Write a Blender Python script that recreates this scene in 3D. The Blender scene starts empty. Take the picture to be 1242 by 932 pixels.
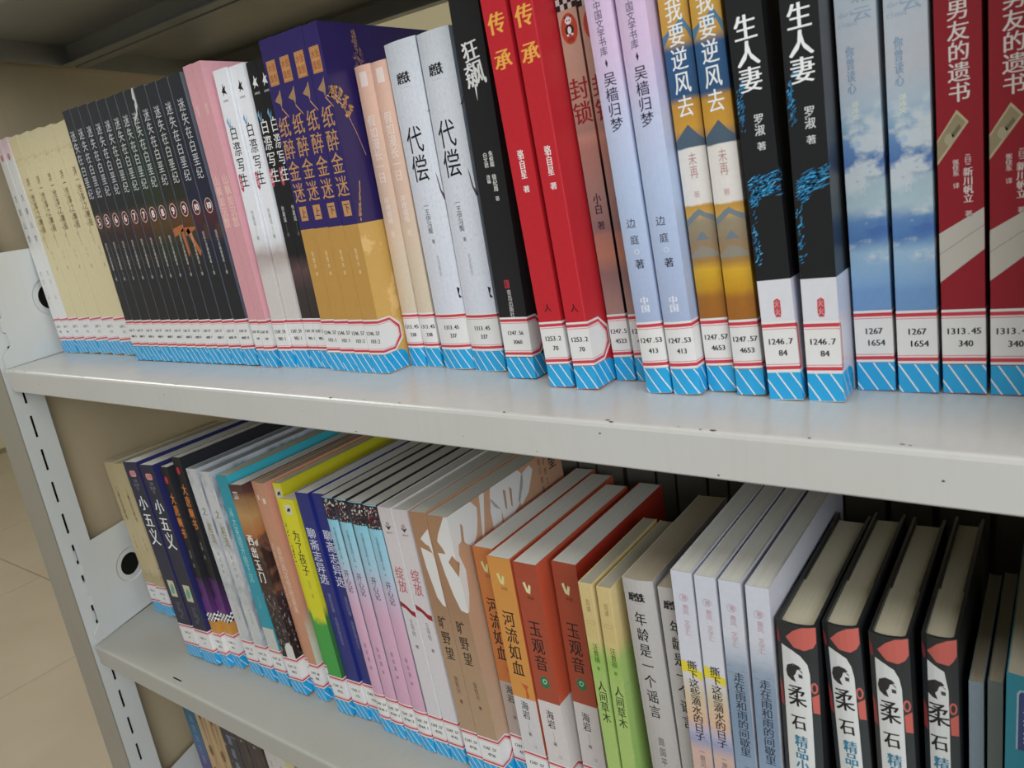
import bpy, bmesh, math, random
from mathutils import Vector, Matrix
random.seed(7)
SC = bpy.context.scene
COL = SC.collection
MM = 0.001

# ------------------------------------------------------------------ camera
cam_data = bpy.data.cameras.new('camera')
cam = bpy.data.objects.new('camera', cam_data)
COL.objects.link(cam)
cam.location = (0.8865, -0.30934, 0.12469)
cam.rotation_euler = (1.299, 0.137, 0.615)
cam_data.sensor_fit = 'HORIZONTAL'
cam_data.sensor_width = 36.0
cam_data.lens = 36.0 * 928.8 / 1242.0
cam_data.clip_start = 0.01
cam_data.clip_end = 60
cam_data.dof.use_dof = True
cam_data.dof.focus_distance = 0.56
cam_data.dof.aperture_fstop = 20.0
SC.camera = cam

# ------------------------------------------------------------------ world
world = bpy.data.worlds.new('room_light')
SC.world = world
world.use_nodes = True
wn = world.node_tree
bg = wn.nodes['Background']
tc = wn.nodes.new('ShaderNodeTexCoord')
sep = wn.nodes.new('ShaderNodeSeparateXYZ')
mr = wn.nodes.new('ShaderNodeMapRange')
mr.inputs['From Min'].default_value = -0.2
mr.inputs['From Max'].default_value = 0.9
rampw = wn.nodes.new('ShaderNodeValToRGB')
rampw.color_ramp.elements[0].color = (0.40, 0.40, 0.39, 1)
rampw.color_ramp.elements[1].color = (0.80, 0.86, 0.92, 1)
wn.links.new(tc.outputs['Generated'], sep.inputs[0])
wn.links.new(sep.outputs['Z'], mr.inputs['Value'])
wn.links.new(mr.outputs['Result'], rampw.inputs['Fac'])
wn.links.new(rampw.outputs['Color'], bg.inputs['Color'])
bg.inputs['Strength'].default_value = 0.55

# ------------------------------------------------------------------ lights
def area(name, loc, target, sx, sy, power, col):
    l = bpy.data.lights.new(name, 'AREA')
    l.shape = 'RECTANGLE'; l.size = sx; l.size_y = sy; l.energy = power; l.color = col
    o = bpy.data.objects.new(name, l); COL.objects.link(o)
    o.location = loc
    o.rotation_euler = (Vector(target) - Vector(loc)).to_track_quat('-Z', 'Y').to_euler()
    return o
area('window_daylight', (2.7, -1.7, 0.9), (0.5, 0.1, -0.1), 2.0, 1.5, 84, (0.93, 0.96, 1.0))
area('overhead_light', (0.6, -1.1, 1.7), (0.6, -1.0, 0.0), 2.4, 0.6, 30, (1.0, 0.99, 0.98))

area('overhead_light', (-2.2, -0.3, 1.7), (-2.2, -0.2, 0.0), 2.4, 0.6, 50, (1.0, 0.99, 0.98))  # added over the left floor to brighten it, no known fixture there
SC.view_settings.view_transform = 'Standard'
SC.view_settings.look = 'None'
SC.view_settings.exposure = -0.42
SC.view_settings.gamma = 1.0
SC.view_settings.use_curve_mapping = False

# ------------------------------------------------------------------ materials
def lin(c):
    if isinstance(c, str):
        c = c.lstrip('#'); c = [int(c[i:i+2], 16) / 255 for i in (0, 2, 4)]
    return tuple((v / 12.92 if v <= 0.04045 else ((v + 0.055) / 1.055) ** 2.4) for v in c) + (1.0,)

MATS = {}
def new_mat(name, rough=0.5, spec=0.5, metal=0.0, coat=0.0):
    m = bpy.data.materials.new(name); m.use_nodes = True
    b = m.node_tree.nodes['Principled BSDF']
    b.inputs['Roughness'].default_value = rough
    b.inputs['Metallic'].default_value = metal
    b.inputs['Specular IOR Level'].default_value = spec
    b.inputs['Coat Weight'].default_value = coat
    b.inputs['Coat Roughness'].default_value = 0.2
    MATS[name] = m
    return m, m.node_tree, b

def ink(c, rough=0.45, metal=0.0):
    key = 'ink_%s_%g_%g' % (c, rough, metal)
    if key not in MATS:
        m, nt, b = new_mat(key, rough, 0.4, metal)
        b.inputs['Base Color'].default_value = lin(c)
    return MATS[key]

def mathn(nt, op, a, b=None, clamp=False):
    n = nt.nodes.new('ShaderNodeMath'); n.operation = op; n.use_clamp = clamp
    for i, v in enumerate((a, b)):
        if v is None: continue
        if isinstance(v, (int, float)): n.inputs[i].default_value = v
        else: nt.links.new(v, n.inputs[i])
    return n.outputs[0]

def mixc(nt, fac, a, b):
    n = nt.nodes.new('ShaderNodeMix'); n.data_type = 'RGBA'
    for s, v in ((n.inputs[0], fac), (n.inputs[6], a), (n.inputs[7], b)):
        if isinstance(v, (int, float)): s.default_value = v
        elif isinstance(v, tuple): s.default_value = v
        else: nt.links.new(v, s)
    return n.outputs[2]

def noise(nt, vec, scale, detail=3, rough=0.55, sx=1.0, sz=1.0, seed=0.0):
    mp = nt.nodes.new('ShaderNodeMapping')
    mp.inputs['Scale'].default_value = (sx, sz, 1); mp.inputs['Location'].default_value = (seed, seed * 1.7, seed)
    nt.links.new(vec, mp.inputs['Vector'])
    n = nt.nodes.new('ShaderNodeTexNoise'); n.inputs['Scale'].default_value = scale
    n.inputs['Detail'].default_value = detail; n.inputs['Roughness'].default_value = rough
    nt.links.new(mp.outputs[0], n.inputs['Vector'])
    return n.outputs['Fac']

def cover_mat(name, stops, interp='LINEAR', wob=0.0, wobscale=8, blots=(), rough=0.4, coat=0.0, bands=()):
    """printed cover: colours by height (mm) on the book, broken by noise blots; UV is millimetres / 100"""
    if name in MATS: return MATS[name]
    m, nt, b = new_mat(name, rough, 0.45, 0.0, coat)
    uv = nt.nodes.new('ShaderNodeUVMap').outputs[0]
    sp = nt.nodes.new('ShaderNodeSeparateXYZ'); nt.links.new(uv, sp.inputs[0])
    z = mathn(nt, 'MULTIPLY', sp.outputs['Y'], 100.0 / 260.0)
    if wob:
        nz = noise(nt, uv, wobscale)
        z = mathn(nt, 'ADD', z, mathn(nt, 'MULTIPLY', mathn(nt, 'SUBTRACT', nz, 0.5), wob / 260.0))
    r = nt.nodes.new('ShaderNodeValToRGB'); r.color_ramp.interpolation = interp
    el = r.color_ramp.elements
    stops = sorted(stops)
    el[0].position = max(0, min(1, stops[0][0] / 260.0)); el[0].color = lin(stops[0][1])
    if len(stops) == 1:
        el.remove(el[1])
    else:
        el[1].position = min(1, stops[-1][0] / 260.0); el[1].color = lin(stops[-1][1])
        for p, c in stops[1:-1]:
            e = el.new(p / 260.0); e.color = lin(c)
    nt.links.new(z, r.inputs['Fac'])
    col = r.outputs['Color']
    for i, (c, scale, sx, sz, thr, soft, z0, z1) in enumerate(blots):
        nz = noise(nt, uv, scale, 4, 0.6, sx, sz, 3.1 * (i + 1) + len(name))
        f = nt.nodes.new('ShaderNodeMapRange'); f.inputs['From Min'].default_value = thr - soft; f.inputs['From Max'].default_value = thr + soft
        nt.links.new(nz, f.inputs['Value'])
        zz = mathn(nt, 'MULTIPLY', sp.outputs['Y'], 100.0)
        lo = mathn(nt, 'MULTIPLY', mathn(nt, 'SUBTRACT', zz, z0), 0.25, True)
        hi = mathn(nt, 'MULTIPLY', mathn(nt, 'SUBTRACT', z1, zz), 0.25, True)
        fac = mathn(nt, 'MULTIPLY', mathn(nt, 'MULTIPLY', lo, hi), f.outputs[0])
        col = mixc(nt, fac, col, lin(c))
    # faint handling wear
    w = noise(nt, uv, 30, 2)
    col2 = nt.nodes.new('ShaderNodeHueSaturation')
    nt.links.new(col, col2.inputs['Color'])
    v = mathn(nt, 'ADD', mathn(nt, 'MULTIPLY', w, 0.12), 0.94)
    nt.links.new(v, col2.inputs['Value'])
    nt.links.new(col2.outputs[0], b.inputs['Base Color'])
    return m

def pages_mat(name, c):
    if name in MATS: return MATS[name]
    m, nt, b = new_mat(name, 0.85, 0.2)
    t = nt.nodes.new('ShaderNodeTexCoord').outputs['Object']
    mp = nt.nodes.new('ShaderNodeMapping'); mp.inputs['Scale'].default_value = (2600, 14, 14)
    nt.links.new(t, mp.inputs['Vector'])
    n = nt.nodes.new('ShaderNodeTexNoise'); n.inputs['Scale'].default_value = 1.0; n.inputs['Detail'].default_value = 2
    nt.links.new(mp.outputs[0], n.inputs['Vector'])
    r = nt.nodes.new('ShaderNodeValToRGB')
    r.color_ramp.elements[0].position = 0.3; r.color_ramp.elements[1].position = 0.65
    base = lin(c)
    r.color_ramp.elements[0].color = tuple(v * 0.86 for v in base[:3]) + (1,)
    r.color_ramp.elements[1].color = base
    nt.links.new(n.outputs['Fac'], r.inputs['Fac'])
    nt.links.new(r.outputs['Color'], b.inputs['Base Color'])
    bp = nt.nodes.new('ShaderNodeBump'); bp.inputs['Strength'].default_value = 0.25; bp.inputs['Distance'].default_value = 0.0004
    nt.links.new(n.outputs['Fac'], bp.inputs['Height']); nt.links.new(bp.outputs[0], b.inputs['Normal'])
    return m
PG_WHITE = pages_mat('paper_edge_white', '#dedfd9')
PG_CREAM = pages_mat('paper_edge_cream', '#c9c3ae')
PG_TAN = pages_mat('paper_edge_tan', '#a99f8b')

def steel(name, c, rough=0.3, dirt=0.12, warm='#8d8672'):
    m, nt, b = new_mat(name, rough, 0.5)
    t = nt.nodes.new('ShaderNodeTexCoord').outputs['Object']
    def nz(sc, det, scl=(1, 1, 1)):
        mp = nt.nodes.new('ShaderNodeMapping'); mp.inputs['Scale'].default_value = scl
        nt.links.new(t, mp.inputs['Vector'])
        n = nt.nodes.new('ShaderNodeTexNoise'); n.inputs['Scale'].default_value = sc; n.inputs['Detail'].default_value = det
        nt.links.new(mp.outputs[0], n.inputs['Vector'])
        return n.outputs['Fac']
    a = nz(9, 4)
    f = nt.nodes.new('ShaderNodeMapRange'); f.inputs['From Min'].default_value = 0.45; f.inputs['From Max'].default_value = 0.8
    f.inputs['To Max'].default_value = dirt * 2
    nt.links.new(a, f.inputs['Value'])
    col = mixc(nt, f.outputs[0], lin(c), lin(warm))
    s = nz(60, 5, (3, 1, 0.25))          # streaks of grime running down the lip
    f2 = nt.nodes.new('ShaderNodeMapRange'); f2.inputs['From Min'].default_value = 0.5; f2.inputs['From Max'].default_value = 0.75
    f2.inputs['To Max'].default_value = dirt
    nt.links.new(s, f2.inputs['Value'])
    col = mixc(nt, f2.outputs[0], col, lin('#6f6a5c'))
    nt.links.new(col, b.inputs['Base Color'])
    rr = nt.nodes.new('ShaderNodeMapRange'); rr.inputs['To Min'].default_value = rough * 0.8; rr.inputs['To Max'].default_value = rough * 1.5
    nt.links.new(nz(25, 4), rr.inputs['Value']); nt.links.new(rr.outputs[0], b.inputs['Roughness'])
    bp = nt.nodes.new('ShaderNodeBump'); bp.inputs['Strength'].default_value = 0.06; bp.inputs['Distance'].default_value = 0.0005
    nt.links.new(nz(400, 2), bp.inputs['Height']); nt.links.new(bp.outputs[0], b.inputs['Normal'])
    return m
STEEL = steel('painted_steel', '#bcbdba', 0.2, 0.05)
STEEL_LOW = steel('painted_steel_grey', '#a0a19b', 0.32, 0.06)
STEEL_POST = steel('painted_steel_post', '#cfd3d2', 0.4, 0.04)
STEEL_PANEL = steel('painted_steel_panel', '#b3a488', 0.35, 0.06)
POST_FRONT = steel('painted_steel_shaded', '#8d8a7e', 0.4, 0.05)  # darker tone puts the shade of the post front into its colour
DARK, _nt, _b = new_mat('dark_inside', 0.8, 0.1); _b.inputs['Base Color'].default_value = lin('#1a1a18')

# ------------------------------------------------------------------ mesh helpers
def link(o, parent=None):
    COL.objects.link(o)
    if parent is not None: o.parent = parent
    return o

def mesh_obj(name, verts, faces, mats, parent=None, fm=None, uvs=None, scale=MM, smooth=False):
    me = bpy.data.meshes.new(name)
    me.from_pydata([tuple(c * scale for c in v) for v in verts], [], faces)
    for m in (mats if isinstance(mats, (list, tuple)) else [mats]): me.materials.append(m)
    if fm: me.polygons.foreach_set('material_index', fm)
    if uvs is not None:
        l = me.uv_layers.new(name='UVMap')
        for i, lp in enumerate(me.loops): l.data[i].uv = uvs[lp.vertex_index]
    if smooth: me.polygons.foreach_set('use_smooth', [True] * len(me.polygons))
    me.update()
    return link(bpy.data.objects.new(name, me), parent)

class MB:
    def __init__(s): s.v = []; s.f = []; s.m = []
    def box(s, a, b, mi=0):
        n = len(s.v); x0, y0, z0 = a; x1, y1, z1 = b
        s.v += [(x0, y0, z0), (x1, y0, z0), (x1, y1, z0), (x0, y1, z0), (x0, y0, z1), (x1, y0, z1), (x1, y1, z1), (x0, y1, z1)]
        for f in ((0, 3, 2, 1), (4, 5, 6, 7), (0, 1, 5, 4), (1, 2, 6, 5), (2, 3, 7, 6), (3, 0, 4, 7)):
            s.f.append(tuple(n + i for i in f)); s.m.append(mi)
    def extrude_x(s, prof, x0, x1, mi=0):
        """closed profile of (y,z) swept from x0 to x1"""
        n = len(s.v); k = len(prof)
        s.v += [(x0, y, z) for y, z in prof] + [(x1, y, z) for y, z in prof]
        for i in range(k):
            j = (i + 1) % k
            s.f.append((n + i, n + j, n + k + j, n + k + i)); s.m.append(mi)
        return n, k
    def obj(s, name, mats, parent=None, smooth=False):
        o = mesh_obj(name, s.v, s.f, mats, parent, s.m, smooth=smooth)
        bm = bmesh.new(); bm.from_mesh(o.data); bmesh.ops.recalc_face_normals(bm, faces=bm.faces); bm.to_mesh(o.data); bm.free()
        return o

def thing(name, label, cat, loc, rot=(0, 0, 0), group=None):
    o = bpy.data.objects.new(name, None); COL.objects.link(o)
    o.empty_display_size = 0.02
    o.location = tuple(c * MM for c in loc); o.rotation_euler = rot
    o['label'] = label; o['category'] = cat
    if group: o['group'] = group
    return o

# ------------------------------------------------------------------ glyphs
GL = {}
def glyph(ch):
    if ch in GL: return GL[ch]
    c = bpy.data.curves.new('glyph', 'FONT'); c.body = ch; c.size = 1; c.resolution_u = 2
    o = bpy.data.objects.new('glyph', c); COL.objects.link(o)
    bpy.context.view_layer.update()
    dg = bpy.context.evaluated_depsgraph_get()
    me = bpy.data.meshes.new_from_object(o.evaluated_get(dg))
    v = [(p.co.x, p.co.y) for p in me.vertices]; f = [tuple(p.vertices) for p in me.polygons]
    bpy.data.objects.remove(o); bpy.data.curves.remove(c); bpy.data.meshes.remove(me)
    GL[ch] = (v, f)
    return GL[ch]
_gv = glyph('国')[0]
_x0, _x1 = min(p[0] for p in _gv), max(p[0] for p in _gv)
_y0, _y1 = min(p[1] for p in _gv), max(p[1] for p in _gv)
EMC = ((_x0 + _x1) / 2, (_y0 + _y1) / 2); EMS = max(_x1 - _x0, _y1 - _y0)

class Flat:
    """flat artwork in (s, z) millimetres, wrapped later round the spine; each polygon carries a material and a layer"""
    def __init__(s): s.v = []; s.f = []; s.m = []; s.l = []; s.mats = []
    def mi(s, m):
        if m not in s.mats: s.mats.append(m)
        return s.mats.index(m)
    def poly(s, pts, m, layer=0):
        n = len(s.v); s.v += [tuple(p) for p in pts]; s.f.append(tuple(range(n, n + len(pts)))); s.m.append(s.mi(m)); s.l.append(layer)
        return s
    def rect(s, a, b, c, d, m, layer=0): return s.poly([(a, b), (c, b), (c, d), (a, d)], m, layer)
    def ring(s, outer, inner, m, layer=0):
        k = len(outer)
        for i in range(k):
            j = (i + 1) % k
            s.poly([outer[i], outer[j], inner[j], inner[i]], m, layer)
        return s
    def ellipse(s, cx, cz, rx, rz, m, layer=0, n=20, a0=0, a1=6.2832):
        return s.poly([(cx + rx * math.cos(a0 + (a1 - a0) * i / n), cz + rz * math.sin(a0 + (a1 - a0) * i / n)) for i in range(n)], m, layer)
    def ch(s, c, cx, cz, w, h, m, layer=0, bold=0.0, rot=0.0):
        v, f = glyph(c)
        if not v: return s
        for k, dx in enumerate((0.0,) if bold <= 0 else (-bold, 0.0, bold)):
            n = len(s.v)
            for x, y in v:
                px = (x - EMC[0]) / EMS * w; pz = (y - EMC[1]) / EMS * h
                if rot: px, pz = px * math.cos(rot) - pz * math.sin(rot), px * math.sin(rot) + pz * math.cos(rot)
                s.v.append((cx + px + dx, cz + pz))
            for q in f:
                s.f.append(tuple(n + i for i in q)); s.m.append(s.mi(m)); s.l.append(layer + k * 0.25)
        return s
    def col(s, txt, zt, zb, w, cx, m, bold=0.0, fill=0.92, layer=0):
        n = len(txt); p = (zt - zb) / n
        for i, c in enumerate(txt):
            if c != ' ': s.ch(c, cx, zt - p * (i + 0.5), w, min(p * fill, w * 1.5), m, layer, bold)
        return s
    def row(s, txt, cx, cz, h, m, adv=0.56, layer=0, bold=0.0):
        n = len(txt); v0 = -(n - 1) / 2
        for i, c in enumerate(txt):
            if c == ' ': continue
            v, f = glyph(c)
            if not v: continue
            gx = (min(p[0] for p in v) + max(p[0] for p in v)) / 2
            for k, dx in enumerate((0.0,) if bold <= 0 else (-bold, bold)):
                nn = len(s.v)
                for x, y in v:
                    s.v.append((cx + (v0 + i) * h * adv + (x - gx) * h / EMS + dx, cz + (y - EMC[1] + 0.02) * h / EMS))
                for q in f: s.f.append(tuple(nn + j for j in q)); s.m.append(s.mi(m)); s.l.append(layer + k * 0.25)
        return s

SEG = 6
def spine_y(s, w, bulge):
    if bulge <= 0: return 0.0
    t = 2 * s / w - 1
    return -bulge * (1 - t * t)
def spine_pts(w, bulge):
    if bulge <= 0: return [0.0, w]
    return [w * i / SEG for i in range(SEG + 1)]

class Book:
    def __init__(b, name, label, x0, y, lean, w, h, d, cover, side=None, pages=PG_WHITE, z0=0, group=None, bulge=0.0,
                 hard=False, top_drop=0.3, yaw=0.0, cat='book', lside=None):
        b.w, b.h, b.d, b.bulge = w, h, d, bulge
        b.zs = 0.0
        th = math.radians(lean)
        # a book leaning to -x stands on its lower left edge, one leaning to +x on its lower right edge
        zoff = 0.05 + (w * math.sin(th) if th > 0 else 0.0)
        b.root = thing(name, label, cat, (x0, y, z0 + zoff), (0, th, math.radians(yaw)), group)
        t = 0.45 if not hard else 1.6
        sp = spine_pts(w, bulge)
        outer = [(0.0, d, -d)] + [(s, spine_y(s, w, bulge), s) for s in sp] + [(w, d, w + d)]
        inner = [(t, d)] + [(min(max(s, t), w - t), spine_y(s, w, bulge) + t) for s in sp] + [(w - t, d)]
        k = len(outer)
        V = []; U = []; F = []; FM = []
        for z in (0.0, h):
            for (x, yy, s) in outer: V.append((x, yy, z)); U.append((s / 100, z / 100))
            for (x, yy), (_, _, s) in zip(inner, outer): V.append((x, yy, z)); U.append((s / 100, z / 100))
        K = 2 * k
        for i in range(k - 1):
            mi = 2 if i == 0 else (1 if i == k - 2 else 0)
            F.append((i, i + 1, K + i + 1, K + i)); FM.append(mi)
            F.append((k + i + 1, k + i, K + k + i, K + k + i + 1)); FM.append(3)
            F.append((K + i, K + i + 1, K + k + i + 1, K + k + i)); FM.append(3 if not hard else mi)
            F.append((i + 1, i, k + i, k + i + 1)); FM.append(mi)
        F.append((0, K, K + k, k)); FM.append(2)
        F.append((k - 1, 2 * k - 1, K + 2 * k - 1, K + k - 1)); FM.append(1)
        side = side or cover
        edge = side if hard else ink('#cfcdc6')
        mesh_obj('cover', V, F, [cover, side, lside or side, side], b.root, FM, U)
        # page block
        g = 0.02
        ft = 0.0 if not hard else 2.5
        pin = [(t + g, d - (0.6 if not hard else 6.0))] + [(min(max(s, t + g), w - t - g), spine_y(s, w, bulge) + t + g) for s in sp] + [(w - t - g, d - (0.6 if not hard else 6.0))]
        V = [(x, yy, ft * 0.6) for x, yy in pin] + [(x, yy, h - (top_drop if not hard else ft)) for x, yy in pin]
        n = len(pin)
        if hard:   # hollow fore-edge
            pass
        F = [tuple(range(n - 1, -1, -1)), tuple(range(n, 2 * n))] + [(i, (i + 1) % n, n + (i + 1) % n, n + i) for i in range(n)]
        mesh_obj('pages', V, F, pages, b.root)
        b.hard = hard
    def wrap(b, s, z, off):
        if s < 0: return (-off, -s, z)
        if s > b.w: return (b.w + off, s - b.w, z)
        return (s, spine_y(s, b.w, b.bulge) - off, z)
    def put(b, name, fl, off=0.12, parent=None, label=None, clip=False):
        """wrap flat artwork round the book as one thin printed part"""
        if not fl.f: return None
        bm = bmesh.new()
        lay = bm.faces.layers.float.new('lay')
        vs = [bm.verts.new((x, 0, z)) for x, z in fl.v]
        for f, m, l in zip(fl.f, fl.m, fl.l):
            try: q = bm.faces.new([vs[i] for i in f])
            except ValueError: continue
            q.material_index = m; q[lay] = l
        xs = [p[0] for p in fl.v]; lo, hi = min(xs), max(xs)
        cuts = spine_pts(b.w, b.bulge)
        for c in cuts:
            if lo + 0.02 < c < hi - 0.02:
                bmesh.ops.bisect_plane(bm, geom=bm.verts[:] + bm.edges[:] + bm.faces[:], plane_co=(c, 0, 0), plane_no=(1, 0, 0), dist=1e-5)
        if clip:
            bmesh.ops.delete(bm, geom=[f for f in bm.faces if sum(v.co.x for v in f.verts) / len(f.verts) > b.w - 0.01], context='FACES')
        bm.faces.ensure_lookup_table()
        V = []; F = []; M = []; U = []
        for f in bm.faces:
            n = len(V)
            cx = sum(v.co.x for v in f.verts) / len(f.verts)
            o = off * 0.5 + f[lay] * 0.02
            for v in f.verts:
                s, z = v.co.x, v.co.z + (0 if name.endswith('label') else b.zs)
                if cx < 0: p = (-o, -s, z)
                elif cx > b.w: p = (b.w + o, s - b.w, z)
                else: p = (s, spine_y(s, b.w, b.bulge) - o, z)
                if abs(s) < 1e-3: p = (-o if cx < 0 or True else 0, -o, z) if abs(s) < 1e-3 else p
                if abs(s - b.w) < 1e-3: p = (b.w + o, -o, z)
                V.append(p); U.append((s / 100, z / 100))
            F.append(tuple(range(n, n + len(f.verts)))); M.append(f.material_index)
        bm.free()
        o = mesh_obj(name, V, F, fl.mats, parent or b.root, M, U)
        if label: o['label'] = label
        return o
    def put_each(b, name, fl, off=0.12):
        for f, m, l in zip(fl.f, fl.m, fl.l):
            q = Flat(); q.poly([fl.v[i] for i in f], fl.mats[m], l); b.put(name, q, off)
    def call_label(b, l1, l2, half=28.0, zb=14.3, zt=38.9, hs=3.4, ck=9.0, bext=2, tight=False):
        c = b.w / 2
        a0, a1 = (-24, b.w + 4.2) if tight else (max(c - half, -26), c + half)
        def cham(i, k=ck):
            x0, x1, z0, z1 = a0 + i, a1 - i, zb + i, zt - i; k = max(k - i * 0.8, 1)
            kk = min(k, 7)
            return [(x0 + k, z0), (x1 - k, z0), (x1, z0 + kk), (x1, z1 - kk), (x1 - k, z1), (x0 + k, z1), (x0, z1 - kk), (x0, z0 + kk)]
        f = Flat()
        f.poly(cham(-0.2), WHITE_STICKER, 0)
        f.ring(cham(1.0), cham(2.7), RED_STICKER, 1)
        f.ring(cham(3.4), cham(3.75), RED_THIN, 1)
        hs = min(hs, b.w * 0.95 / (0.56 * max(len(l1), 1)))
        f.row(l1, c, zb + 14.9, hs, INK_BLACK, layer=2, bold=0.12)
        f.row(l2, c + 0.8, zb + 9.2, hs, INK_BLACK, layer=2, bold=0.12)
        b.put('call_number_label', f, 0.16)
        g = Flat()
        z1 = zb - 0.6
        B0, B1 = a0 - bext, a1 + bext
        g.poly([(B0, 0.3), (B1, 0.3), (B1, z1 - 6), (B1 - 2, z1 - 2), (B1 - 6, z1), (B0 + 6, z1), (B0 + 2, z1 - 2), (B0, z1 - 6)], BLUE_STICKER, 0)
        s = B0 - 6 + random.random() * 5
        while s < B1 - 1:
            p = [(s, z1), (s + 0.75, z1), (s + 8.75, 0.3), (s + 8, 0.3)]
            if p[0][0] > B0 + 5 and p[2][0] < B1 - 0.5: g.poly(p, WHITE_STICKER, 1)
            s += 6.6
        b.put('striped_label', g, 0.13)

def sticker(name, c, rough=0.3, coat=0.3):
    m, nt, b = new_mat(name, rough, 0.5, 0, coat); b.inputs['Base Color'].default_value = lin(c); return m
WHITE_STICKER = sticker('sticker_white', '#d9d9d8')
RED_STICKER = sticker('sticker_red', '#c23a48')
RED_THIN = sticker('sticker_pale_red', '#d5707a')
BLUE_STICKER = sticker('sticker_blue', '#1e9bd2', 0.28)
INK_BLACK = ink('#1c1c1e')

# ------------------------------------------------------------------ room
def tile_mat():
    m, nt, b = new_mat('polished_beige_tile', 0.22, 0.5)
    t = nt.nodes.new('ShaderNodeTexCoord').outputs['Object']
    n = nt.nodes.new('ShaderNodeTexNoise'); n.inputs['Scale'].default_value = 3.0; n.inputs['Detail'].default_value = 6
    nt.links.new(t, n.inputs['Vector'])
    c = mixc(nt, n.outputs['Fac'], lin('#a89c8a'), lin('#bcb2a0'))
    nt.links.new(c, b.inputs['Base Color'])
    return m
FZ = -1250.0
floor = mesh_obj('floor', [(-5200, -3600, FZ - 12), (3200, -3600, FZ - 12), (3200, 3400, FZ - 12), (-5200, 3400, FZ - 12)], [(0, 1, 2, 3)], ink('#8f8674', 0.8))
floor['kind'] = 'structure'
TILE = tile_mat()
tb = MB(); tb.box((2, 2, -10), (798, 798, 0))
tile0 = tb.obj('floor_tile', TILE)
bm = bmesh.new(); bm.from_mesh(tile0.data)
bmesh.ops.bevel(bm, geom=[e for e in bm.edges if all(v.co.z > -0.001 for v in e.verts)], offset=0.0015, segments=1, affect='EDGES')
bm.to_mesh(tile0.data); bm.free()
first = True
for i in range(10):
    for j in range(8):
        o = tile0 if first else tile0.copy()
        if not first: COL.objects.link(o)
        first = False
        o.parent = floor
        o.location = ((-5000 + 800 * i) * MM, (-3200 + 800 * j) * MM, (FZ + random.uniform(-0.4, 0.3)) * MM)

wall_m, nt, b_ = new_mat('cream_wall_paint', 0.8, 0.3)
b_.inputs['Base Color'].default_value = lin('#d8cfae')
w = MB(); w.box((-5200, -3600, 1750), (3200, 2720, 1850)); wo = w.obj('ceiling', wall_m); wo['kind'] = 'structure'
w = MB(); w.box((-5320, -3600, FZ - 12), (-5200, 2720, 1850)); wo = w.obj('wall_left', wall_m); wo['kind'] = 'structure'
w = MB(); w.box((-5200, 2600, FZ - 12), (3200, 2720, 1700)); wo = w.obj('wall_back', wall_m); wo['kind'] = 'structure'

# ------------------------------------------------------------------ bookcase
W = 905.0; DEP = 182.0; LIP = 23.2
case = thing('bookcase', 'off-white steel library bookcase with slotted uprights holding the rows of books', 'bookcase', (0, 0, 0))
SH = 0.30      # the end frame stands slightly out of square with the shelf fronts
def shear(o):
    for v in o.data.vertices: v.co.x -= SH * v.co.y
    return o

def shelf(z, mat, y0=0.0, dirn=1, DEP=DEP):
    s = MB()
    d = dirn
    prof = [(14, -LIP), (0.6, -LIP), (0, -LIP + 0.8), (0, -2.6), (0.5, -1.0), (1.6, -0.2), (3.0, 0), (DEP - 3, 0), (DEP - 1, -0.5), (DEP, -2.5), (DEP, -LIP), (DEP - 13, -LIP),
            (DEP - 13, -LIP + 1.2), (DEP - 1.2, -LIP + 1.2), (DEP - 1.2, -2.8), (DEP - 3, -1.2), (3, -1.2), (1.4, -2.6), (1.2, -LIP + 1.2), (14, -LIP + 1.2)]
    prof = [(y0 + d * y, z + q) for y, q in prof]
    n, k = s.extrude_x(prof, 0.5, W)
    o = s.obj('shelf_board', mat, case)
    for v in o.data.vertices:
        if v.co.x < 0.001: v.co.x -= SH * v.co.y
    # small corner cut at the front bottom ends
    for v in o.data.vertices:
        yy = (v.co.y / MM - y0) * d
        if v.co.x < 0.002 and v.co.z < (z - 12) * MM and yy < 1.3 and d == 1: v.co.x = 7 * MM
    # end rim
    e = MB(); e2 = MB()
    e.box((0.2, min(y0 + d * 1.3, y0 + d * DEP), z - LIP), (1.6, max(y0 + d * 1.3, y0 + d * (DEP - 1.4)), z - 1.3))
    e2.box((W - 1.6, min(y0 + d * 1.3, y0 + d * DEP), z - LIP), (W - 0.2, max(y0 + d * 1.3, y0 + d * (DEP - 1.4)), z - 1.3))
    shear(e.obj('end_rim', mat, o)); e2.obj('end_rim', mat, o)
    return o

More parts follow.
